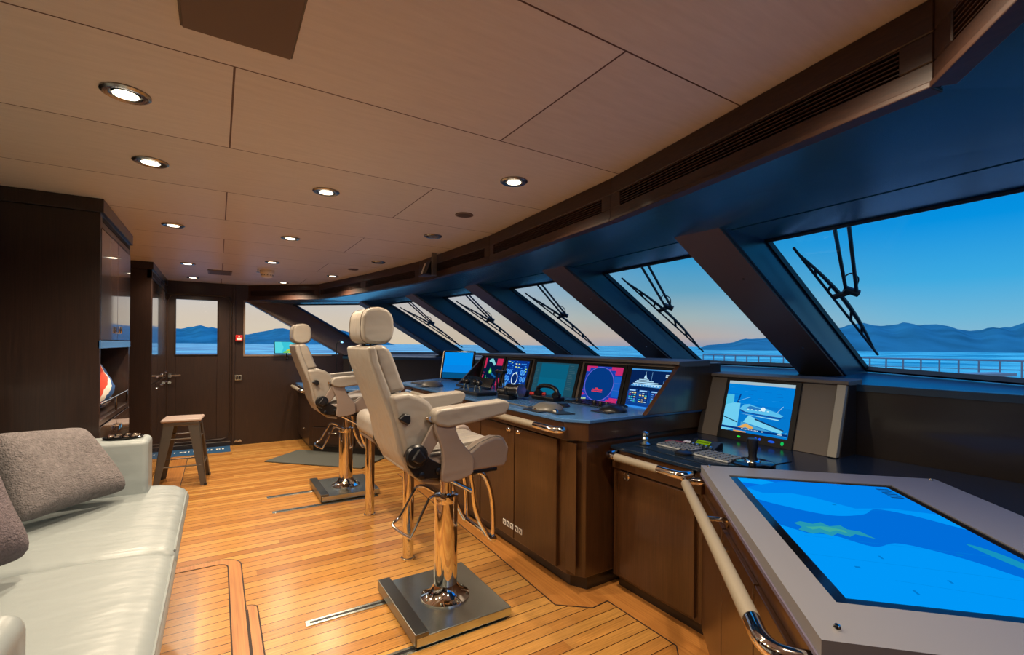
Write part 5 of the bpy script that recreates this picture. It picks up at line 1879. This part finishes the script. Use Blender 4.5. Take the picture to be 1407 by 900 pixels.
def cushion(y0, y1, name, rend=0.0):
    """seat cushion with crowned top and rolled front edge"""
    nx, ny = 14, 30
    mb_ = MB()
    prof = [(-1.05, 0.40), (-1.05, 0.585), (-0.9, 0.597), (-0.7, 0.602), (-0.5, 0.603), (-0.35, 0.602), (-0.25, 0.598), (-0.18, 0.588), (-0.145, 0.57), (-0.128, 0.54), (-0.135, 0.49), (-0.165, 0.43), (-0.20, 0.40)]
    vs, fs = [], []
    n = len(prof)
    rows = ny + 1
    for j in range(rows):
        s_ = j / ny
        # rows crowd towards both ends so that the rolled edges stay smooth
        s_ = 0.5 - 0.5 * math.cos(PI * s_)
        y = y0 + (y1 - y0) * s_
        ed = min(s_, 1 - s_) * (y1 - y0)
        k = 1 - max(0, 1 - ed / 0.035) ** 2
        for i, (x, z) in enumerate(prof):
            zz = z
            xx = x
            if z > 0.45:
                zz = z - 0.022 * (1 - k) + 0.006 * math.sin(PI * s_)
            if x > -0.3:
                xx = x - 0.014 * (1 - k)
                if rend and y1 - y < rend:
                    q_ = 1 - (y1 - y) / rend
                    xx -= (x + 0.3) / 0.172 * rend * 0.75 * (1 - math.sqrt(max(0, 1 - q_ * q_)))
            vs.append((xx + .6, y - 2.25, zz))
    for j in range(rows - 1):
        for i in range(n):
            i2 = (i + 1) % n
            fs.append((j * n + i, j * n + i2, (j + 1) * n + i2, (j + 1) * n + i))
    fs.append(tuple(range(n)))
    fs.append(tuple(reversed(range((rows - 1) * n, rows * n))))
    mb_.add(vs, fs)
    o = mb_.build(name, M_SOFA, sofa, smooth=True)
    # piping along the front top edge
    ye = y1 - (rend or 0.03)
    pts = [(-0.140 + .6, y0 + .03 + (ye - y0 - .03) * k / 12 - 2.25, 0.567) for k in range(13)]
    MB().tube(pts, 0.004, 6).build('piping', M_SOFA, o, smooth=True)
    return o


cushion(SY0 + .0, 2.262, 'seat_cushion')
cushion(2.268, SY1 - .01, 'seat_cushion', 0.13)
sbx((-1.2, SY1 - 0.20, 0.40), (-0.305, SY1, 0.885), 'armrest', M_SOFA, 0.028, 4)
sbx((-1.2, SY0 + .08, 0.40), (-0.315, SY0 + 0.30, 0.870), 'armrest', M_SOFA, 0.04, 5)
sbx((-1.22, SY0 + .22, 0.40), (-0.96, SY1 - .2, 1.10), 'backrest', M_SOFA, 0.05, 5)

# bundle of rings / key chain on the arm
t = thing('remote_tray', 'dark oval metal tray on top of the far sofa arm', 'tray', (-0.42, 3.20, 0.885))
MB().lathe([(0.001, 0.0), (0.06, 0.0), (0.07, 0.008), (0.066, 0.012), (0.05, 0.006), (0.001, 0.005)], (0, 0, 0), 28).build('dish', M_BLACKG, t, smooth=True)
kk = MB()
for k in range(9):
    a = k * 0.7
    kk.lathe([(0.012, -0.004), (0.014, 0.0), (0.009, 0.007), (0.001, 0.008)], (0.045 * math.cos(a), 0.045 * math.sin(a), 0.014), 12)
kk.build('studs', M_CHROME, t, smooth=True)
t.scale = (1.25, 0.9, 1)


def pillow(name, c4, th, mat, label, group=None, seed=1):
    """puffed cushion from four corner points (bottom-left, bottom-right, top-right, top-left)"""
    P = [Vector(p) for p in c4]
    ctr = sum(P, Vector()) / 4
    nrm = (P[1] - P[0]).cross(P[3] - P[0]).normalized()
    N_ = 18
    rn = random.Random(seed)
    ph = [rn.random() * 6 for _ in range(6)]
    mb_ = MB()
    for sgn in (1, -1):
        vs, fs = [], []
        for j in range(N_ + 1):
            for i in range(N_ + 1):
                u, v = i / N_, j / N_
                a, b_ = 2 * u - 1, 2 * v - 1
                pinch = 1 - 0.07 * (1 - abs(a) ** 2) * abs(b_) ** 3
                pinch2 = 1 - 0.07 * (1 - abs(b_) ** 2) * abs(a) ** 3
                # rounded corners
                rr = max(0.0, abs(a) ** 6 * abs(b_) ** 6) * 0.10
                uu = 0.5 + a / 2 * (pinch2 - rr)
                v2 = 0.5 + b_ / 2 * (pinch - rr)
                p = P[0] * (1 - uu) * (1 - v2) + P[1] * uu * (1 - v2) + P[2] * uu * v2 + P[3] * (1 - uu) * v2
                hgt = th * (max(0, 1 - a ** 4) ** .55) * (max(0, 1 - b_ ** 4) ** .55)
                wr = 1 + 0.05 * math.sin(5 * a + ph[0]) * math.sin(4 * b_ + ph[1]) + 0.03 * math.sin(9 * a + 3 * b_ + ph[2])
                vs.append(p + nrm * sgn * hgt * wr - ctr)
        for j in range(N_):
            for i in range(N_):
                q = (j * (N_ + 1) + i, j * (N_ + 1) + i + 1, (j + 1) * (N_ + 1) + i + 1, (j + 1) * (N_ + 1) + i)
                fs.append(q if sgn > 0 else tuple(reversed(q)))
        mb_.add(vs, fs)
    me = bpy.data.meshes.new(name)
    me.from_pydata(mb_.v, [], mb_.f)
    bm = bmesh.new()
    bm.from_mesh(me)
    bmesh.ops.remove_doubles(bm, verts=bm.verts, dist=0.0005)
    bmesh.ops.recalc_face_normals(bm, faces=bm.faces)
    bm.to_mesh(me)
    bm.free()
    me.materials.append(mat)
    me.polygons.foreach_set('use_smooth', [True] * len(me.polygons))
    o = bpy.data.objects.new(name, me)
    C.objects.link(o)
    o.location = ctr
    tag(o, label, 'cushion', group)
    return o


pillow('throw_pillow', [(-0.68, 2.62, 0.655), (-0.36, 2.99, 0.66), (-0.55, 3.03, 0.985), (-0.84, 2.78, 1.02)], 0.085, M_PIL, 'grey wool pillow leaning by the far sofa arm', seed=2)
pillow('throw_pillow', [(-0.80, 1.86, 0.67), (-0.52, 2.20, 0.67), (-0.66, 2.28, 1.02), (-0.95, 1.95, 1.02)], 0.10, M_PIL2, 'darker mauve-grey pillow at the left edge of the picture', seed=5)

# ------------------------------------------------------------------ small wall fittings
t = thing('fire_alarm_box', 'red fire alarm call point on the wall right of the door', 'fire alarm', (0.245, YP - .014, 1.457))
MB().box((-0.042, -0.03, -0.04), (0.042, 0.0, 0.045)).build('housing', M_RED, t, bevel=0.006)
MB().box((-0.028, -0.033, -0.022), (0.028, -0.03, 0.008)).build('label_plate', M_WHITE, t)
MB().lathe([(0.008, -0.034), (0.006, -0.036)], (0, 0, 0.024), 12, axis='Y').build('indicator', M_WHITE, t, smooth=True)
t = thing('wall_switch', 'small metal switch plate on the wall below the red call point', 'switch', (0.24, YP - .014, 0.922))
MB().box((-0.042, -0.012, -0.035), (0.042, 0.0, 0.035)).build('plate', M_STEEL, t, bevel=0.003)
MB().box((-0.028, -0.018, -0.018), (-0.004, -0.012, 0.02)).box((0.004, -0.018, -0.018), (0.028, -0.012, 0.02)).build('rocker', M_BLACK, t, bevel=0.002)
t = thing('door_stop', 'small pale catch low on the wall right of the door', 'door stop', (0.24, YP - .0, 0.055))
MB().box((-0.045, -0.03, -0.012), (0.045, 0.0, 0.004)).build('plate', M_ALU, t, bevel=0.003)
MB().lathe([(0.012, -0.05), (0.014, -0.03), (0.01, 0.0)], (-0.02, 0, 0.012), 12, axis='Y').lathe([(0.012, -0.05), (0.014, -0.03), (0.01, 0.0)], (0.025, 0, 0.012), 12, axis='Y').build('catch', M_ALU, t, smooth=True)
# spotlight / bell bracket fixed at the fascia
t = thing('fascia_spotlight', 'small angled black and white lamp fixed on the dark fascia', 'lamp', (1.55, 3.85, 2.06))
MB().slabY([(-0.04, -0.05), (0.045, -0.05), (0.045, 0.06), (0.0, 0.06)], -0.06, 0.05).build('body', M_BLACK, t, bevel=0.004)
MB().prism([(-0.046, 0.02, -0.045), (-0.046, 0.055, -0.045), (-0.012, 0.055, 0.05), (-0.012, 0.02, 0.05)], (0.004, 0, 0)).build('lens', M_SMOKE, t)
MB().box((0.0, -0.085, -0.07), (0.045, -0.075, 0.13)).build('bracket_strip', M_ALU, t, bevel=0.002)
MB().box((-0.06, -0.06, -0.062), (0.05, 0.08, -0.052)).build('shelf_plate', M_FASC, t, bevel=0.002)

# ------------------------------------------------------------------ ceiling fittings
lights = [
    (-0.253, 1.915, 1, 'large lit downlight nearest the tall cabinet side, upper left'),
    (-0.255, 2.581, 1, 'lit downlight above and left of the first cabinet, second in the left row'),
    (-0.260, 3.888, 1, 'lit downlight in line with the first cabinet doors, third in the left row'),
    (-0.261, 5.708, 1, 'lit downlight over the stool, fourth in the left row'),
    (-0.262, 6.887, 1, 'lit downlight closest to the door'),
    (0.471, 2.575, 1, 'lit downlight first in the middle row'),
    (0.456, 3.865, 1, 'lit downlight second in the middle row'),
    (0.444, 5.114, 1, 'lit downlight just nearer than the smoke detector'),
    (1.203, 1.906, 1, 'lit downlight alone above the nearer helm chair side'),
    (1.130, 5.744, 1, 'lit downlight near the far end of the fascia'),
    (0.72, 6.75, 1, 'lit downlight over the far side window'),
    (1.321, 3.190, 0, 'unlit downlight beside the fascia, nearer of two'),
    (1.307, 4.509, 0, 'unlit downlight beside the fascia, farther of two'),
    (1.03, 0.52, 1, 'lit downlight at the very top edge of the picture'),
    (-0.255, 0.62, 1, 'downlight behind the camera on the sofa side'),
]
M_TRIM = flat('downlight_trim', (150, 146, 140), rough=0.25, metal=1.0)
M_BULB = emis('downlight_glow', (255, 236, 205), 6.0)
M_OFF = flat('downlight_off', (120, 112, 104), rough=0.3)
proto = None
for (x, y, on, lab) in lights:
    t = thing('ceiling_light', lab, 'ceiling light', (x, y, ZC), group='recessed round downlights')
    if proto is None:
        tr = MB()
        tr.lathe([(0.066, 0.0), (0.066, -0.004), (0.058, -0.009), (0.044, -0.007), (0.036, 0.003), (0.034, 0.0)], (0, 0, 0), 32)
        proto = tr.build('trim_ring', M_TRIM, t, smooth=True)
    else:
        c = proto.copy()
        C.objects.link(c)
        c.parent = t
    bu = MB().lathe([(0.034, -0.0062), (0.034, -0.0072), (0.02, -0.0092), (0.001, -0.0098)], (0, 0, 0), 24)
    bu.build('bulb', M_BULB if on else M_OFF, t, smooth=True)
    if on:
        ld = bpy.data.lights.new('downlight_beam', 'SPOT')
        ld.energy = SPOT_W
        ld.color = (1.0, 0.80, 0.58)
        ld.spot_size = math.radians(150)
        ld.spot_blend = 0.9
        ld.shadow_soft_size = 0.03
        lo = bpy.data.objects.new('downlight_beam', ld)
        C.objects.link(lo)
        lo.parent = t
        lo.location = (0, 0, -0.04)

for (x, y, lab) in [(1.263, 2.564, 'round brown speaker grille in the ceiling, nearer of two'), (1.211, 5.109, 'round brown speaker grille in the ceiling, farther of two')]:
    t = thing('ceiling_speaker', lab, 'speaker', (x, y, ZC), group='round ceiling speakers')
    MB().lathe([(0.055, 0.0), (0.055, -0.004), (0.048, -0.006)], (0, 0, 0), 28).build('rim', M_HATCH, t, smooth=True)
    MB().lathe([(0.046, -0.0055), (0.03, -0.0085), (0.001, -0.009)], (0, 0, 0), 24).build('mesh_cover', M_SPK, t, smooth=True)

t = thing('smoke_detector', 'cream smoke detector on the ceiling near the door', 'smoke detector', (0.452, 5.766, ZC))
MB().lathe([(0.072, 0), (0.072, -0.032), (0.066, -0.038)], (0, 0, 0), 28).build('base', M_SMOKE, t, smooth=True)
MB().lathe([(0.06, -0.034), (0.06, -0.055), (0.05, -0.072), (0.02, -0.08), (0.001, -0.08)], (0, 0, 0), 28).build('head', M_SMOKE, t, smooth=True)
sl = MB()
for k in range(12):
    a = k * PI / 6
    sl.obox((0.057 * math.cos(a) - .004 * math.sin(a), 0.057 * math.sin(a) + .004 * math.cos(a), -0.056), (0.008 * math.sin(a), -0.008 * math.cos(a), 0), (0.0055 * math.cos(a), .0055 * math.sin(a), 0), (0, 0, 0.008))
sl.build('slots', M_BLACK, t)
t = thing('sprinkler', 'tiny brass sprinkler hanging beside the smoke detector', 'sprinkler', (0.36, 5.70, ZC))
MB().cyl((0, 0, 0), (0, 0, -0.03), 0.008, 12).build('stem', M_STEEL, t, smooth=True)
MB().lathe([(0.02, -0.034), (0.02, -0.031), (0.004, -0.028)], (0, 0, 0), 16).build('deflector', M_STEEL, t, smooth=True)

t = thing('ceiling_vent', 'small grey rectangular vent in the ceiling near the door', 'vent', (0.015, 6.20, ZC))
MB().box((-0.115, -0.17, -0.010), (0.115, 0.17, 0)).build('frame', M_VENT, t, bevel=0.002)
sl = MB()
for k in range(5):
    sl.box((-0.1, -0.15 + k * 0.065, -0.014), (0.1, -0.12 + k * 0.065, -0.010))
sl.build('slats', M_VENT, t)
t = thing('ceiling_hatch', 'dark brown rectangular hatch panel in the ceiling, top left', 'hatch', (0.042, 1.09, ZC))
MB().box((-0.122, -0.33, -0.010), (0.122, 0.33, 0)).build('panel', M_HATCH, t, bevel=0.002)
MB().box((-0.127, -0.335, -0.003), (0.127, 0.335, 0)).build('frame', M_DARKW, t)

# ------------------------------------------------------------------ outside: wipers, rail, sea and hills
labs = {2: 'wiper on the small side-corner windscreen, farthest', 3: 'wiper on the second windscreen from the far end', 4: 'wiper in front of the windscreen above the radar screens', 5: 'wiper on the windscreen left of the widest pillar', 6: 'wiper on the nearest, widest windscreen'}
labs = {1: 'windscreen wiper farthest from camera, right of the headrest', 2: 'windscreen wiper second from the far end', 3: 'windscreen wiper above the engine gauge screens', 4: 'windscreen wiper left of the nearest wide pillar', 5: 'large windscreen wiper at right, over the chart table'}
M_WIP = flat('wiper_black', (14, 22, 26), rough=0.5)
for i in range(1, 6):
    e = T[i + 1] - T[i]
    L_ = e.length
    n = NRM[i]

    def W(s, q, off):
        if i == 5:
            s = s * 1.236 / L_
        return T[i] + e * s + RK * q + n * off
    piv = W(0.15, 0.42, 0.06)
    t = thing('windscreen_wiper', labs[i], 'wiper', piv, group='windscreen wipers outside the front windows')
    I5 = Matrix.Translation(-piv)
    p0, p1 = W(0.07, 0.09, 0.03), W(0.092, 0.88, 0.03)
    d_ = (p1 - p0)
    MB().tube([p0, p1], 0.007, 6).xf(I5).build('blade', M_WIP, t)
    # arched yoke holding the blade
    yk = []
    for k in range(13):
        s_ = k / 12
        yk.append(p0 + d_ * (0.04 + .92 * s_) + n * (0.03 * math.sin(PI * s_)) + e.normalized() * (0.022 * math.sin(PI * s_)))
    yo = MB().tube(yk, [0.005 + 0.007 * math.sin(PI * k / 12) for k in range(13)], 6)
    for s_ in (0.2, 0.35, 0.65, 0.8):
        k = int(s_ * 12)
        yo.tube([yk[k], p0 + d_ * (0.04 + .92 * s_)], 0.008, 6)
    yo.xf(I5).build('yoke', M_WIP, t)
    pm = (p0 + p1) / 2 * 0.0 + (p0 + d_ * .42)
    MB().tube([W(0.255, -0.04, 0.09), W(0.135, 0.40, 0.06)], 0.009, 8).xf(I5).build('arm', M_WIP, t)
    MB().tube([W(0.305, -0.03, 0.09), W(0.165, 0.435, 0.06)], 0.009, 8).xf(I5).build('arm', M_WIP, t)
    MB().tube([W(0.13, 0.40, 0.06), W(0.17, 0.44, 0.06)], 0.020, 10).tube([W(0.15, 0.42, 0.06), p0 + d_ * .42], 0.016, 8).xf(I5).build('pivot', M_WIP, t)
    MB().tube(spline([W(0.145, 0.34, .07), W(0.175, 0.335, .09), W(0.19, 0.37, .09), W(0.17, 0.41, .07)], 4), 0.004, 6).xf(I5).build('washer_hose', M_WIP, t)

# railing and deck gear ahead of the bridge
t = thing('bulwark_rail', 'thin wire railing outside on the foredeck, beyond the nearest window', 'railing', (12.0, 3.0, 0))
r0, r1 = Vector((10.5, 7.5, 1.2)), Vector((13.0, -3.5, 1.2))
I6 = Matrix.Translation((-12, -3, 0))
for z in (0, -.16, -.32, -.48):
    MB().tube([r0 + Vector((0, 0, z)), r1 + Vector((0, 0, z))], 0.014 if z == 0 else 0.007, 6).xf(I6).build('rail', M_RAILO, t)
for k in range(44):
    p = r0.lerp(r1, k / 43)
    MB().tube([p, p - Vector((0, 0, 0.9))], 0.014, 6).xf(I6).build('post', M_RAILO, t)
o = struct(MB().flatpoly([(2.2, 12), (11, 9), (13.3, 3), (12, -6), (2.0, -8)], -0.4, 0.3).build('deck', M_DECK))
o.location.z = 0.0
for k, (x, y, lab) in enumerate([(7.0, 1.9, 'low deck bench outside on the foredeck, left of two'), (6.6, 0.85, 'low deck bench outside on the foredeck, right of two')]):
    t = thing('deck_bench', lab, 'bench', (x, y, 0.3), math.radians(-35), group='benches on the foredeck')
    MB().obox((-1.2, -0.12, 0.74), (1.9, 0, 0.06), (0, 0.24, 0), (0, 0, 0.035)).build('top', M_DECK, t)
    for xx in (-1.0, 0.62):
        MB().box((xx, -0.1, 0), (xx + .04, 0.1, 0.75)).build('leg', M_DECK, t)

sea = MB()
R_ = 30000
rings = [60, 200, 600, 2000, 6000, 30000]
nseg = 48
vs = [(0, 0, -9.0)]
for r in rings:
    for k in range(nseg):
        a = 2 * PI * k / nseg
        vs.append((r * math.cos(a), r * math.sin(a), -9.0))
fs = [(0, 1 + k, 1 + (k + 1) % nseg) for k in range(nseg)]
for i in range(len(rings) - 1):
    for k in range(nseg):
        l = (k + 1) % nseg
        fs.append((1 + i * nseg + k, 1 + (i + 1) * nseg + k, 1 + (i + 1) * nseg + l, 1 + i * nseg + l))
sea.add(vs, fs)
o = sea.build('sea', M_SEA)
struct(o)


def hill(name, dist, depth, pts, label, seed):
    """long ridge: pts = (bearing measured as picture column, crest height in pixels above the horizon)"""
    rn = random.Random(seed)
    cols = []
    n = 90
    us = [p[0] for p in pts]
    for k in range(n + 1):
        u = us[0] + (us[-1] - us[0]) * k / n
        for j in range(len(pts) - 1):
            if pts[j][0] <= u <= pts[j + 1][0]:
                f = (u - pts[j][0]) / (pts[j + 1][0] - pts[j][0])
                f = f * f * (3 - 2 * f)
                h = pts[j][1] * (1 - f) + pts[j + 1][1] * f
                break
        cols.append((u, h))
    vs, fs = [], []
    rows = 14
    for (u, h) in cols:
        a = (u - 703.5) / FPX
        d_ = Vector((math.sin(YAW) + a * math.cos(YAW), math.cos(YAW) - a * math.sin(YAW), 0))
        top_ = h / FPX * (dist + depth * .5) + 10.4
        rough_ = rn.random() * .05 * top_
        for r in range(rows + 1):
            s_ = r / rows
            hh_ = max(0, math.sin(PI * s_)) ** .8
            p = d_ * (dist + depth * s_)
            bump_ = (1 + .12 * math.sin(u * .11 + s_ * 9) * math.sin(s_ * PI * 2)) if r not in (0, rows) else 0
            vs.append((p.x, p.y, -9.2 + hh_ * (top_ - rough_) * bump_))
    for k in range(n):
        for r in range(rows):
            a = k * (rows + 1) + r
            fs.append((a, a + 1, a + rows + 2, a + rows + 1))
    mb_ = MB()
    mb_.add(vs, fs)
    return struct(mb_.build(name, M_HILL, smooth='all'))


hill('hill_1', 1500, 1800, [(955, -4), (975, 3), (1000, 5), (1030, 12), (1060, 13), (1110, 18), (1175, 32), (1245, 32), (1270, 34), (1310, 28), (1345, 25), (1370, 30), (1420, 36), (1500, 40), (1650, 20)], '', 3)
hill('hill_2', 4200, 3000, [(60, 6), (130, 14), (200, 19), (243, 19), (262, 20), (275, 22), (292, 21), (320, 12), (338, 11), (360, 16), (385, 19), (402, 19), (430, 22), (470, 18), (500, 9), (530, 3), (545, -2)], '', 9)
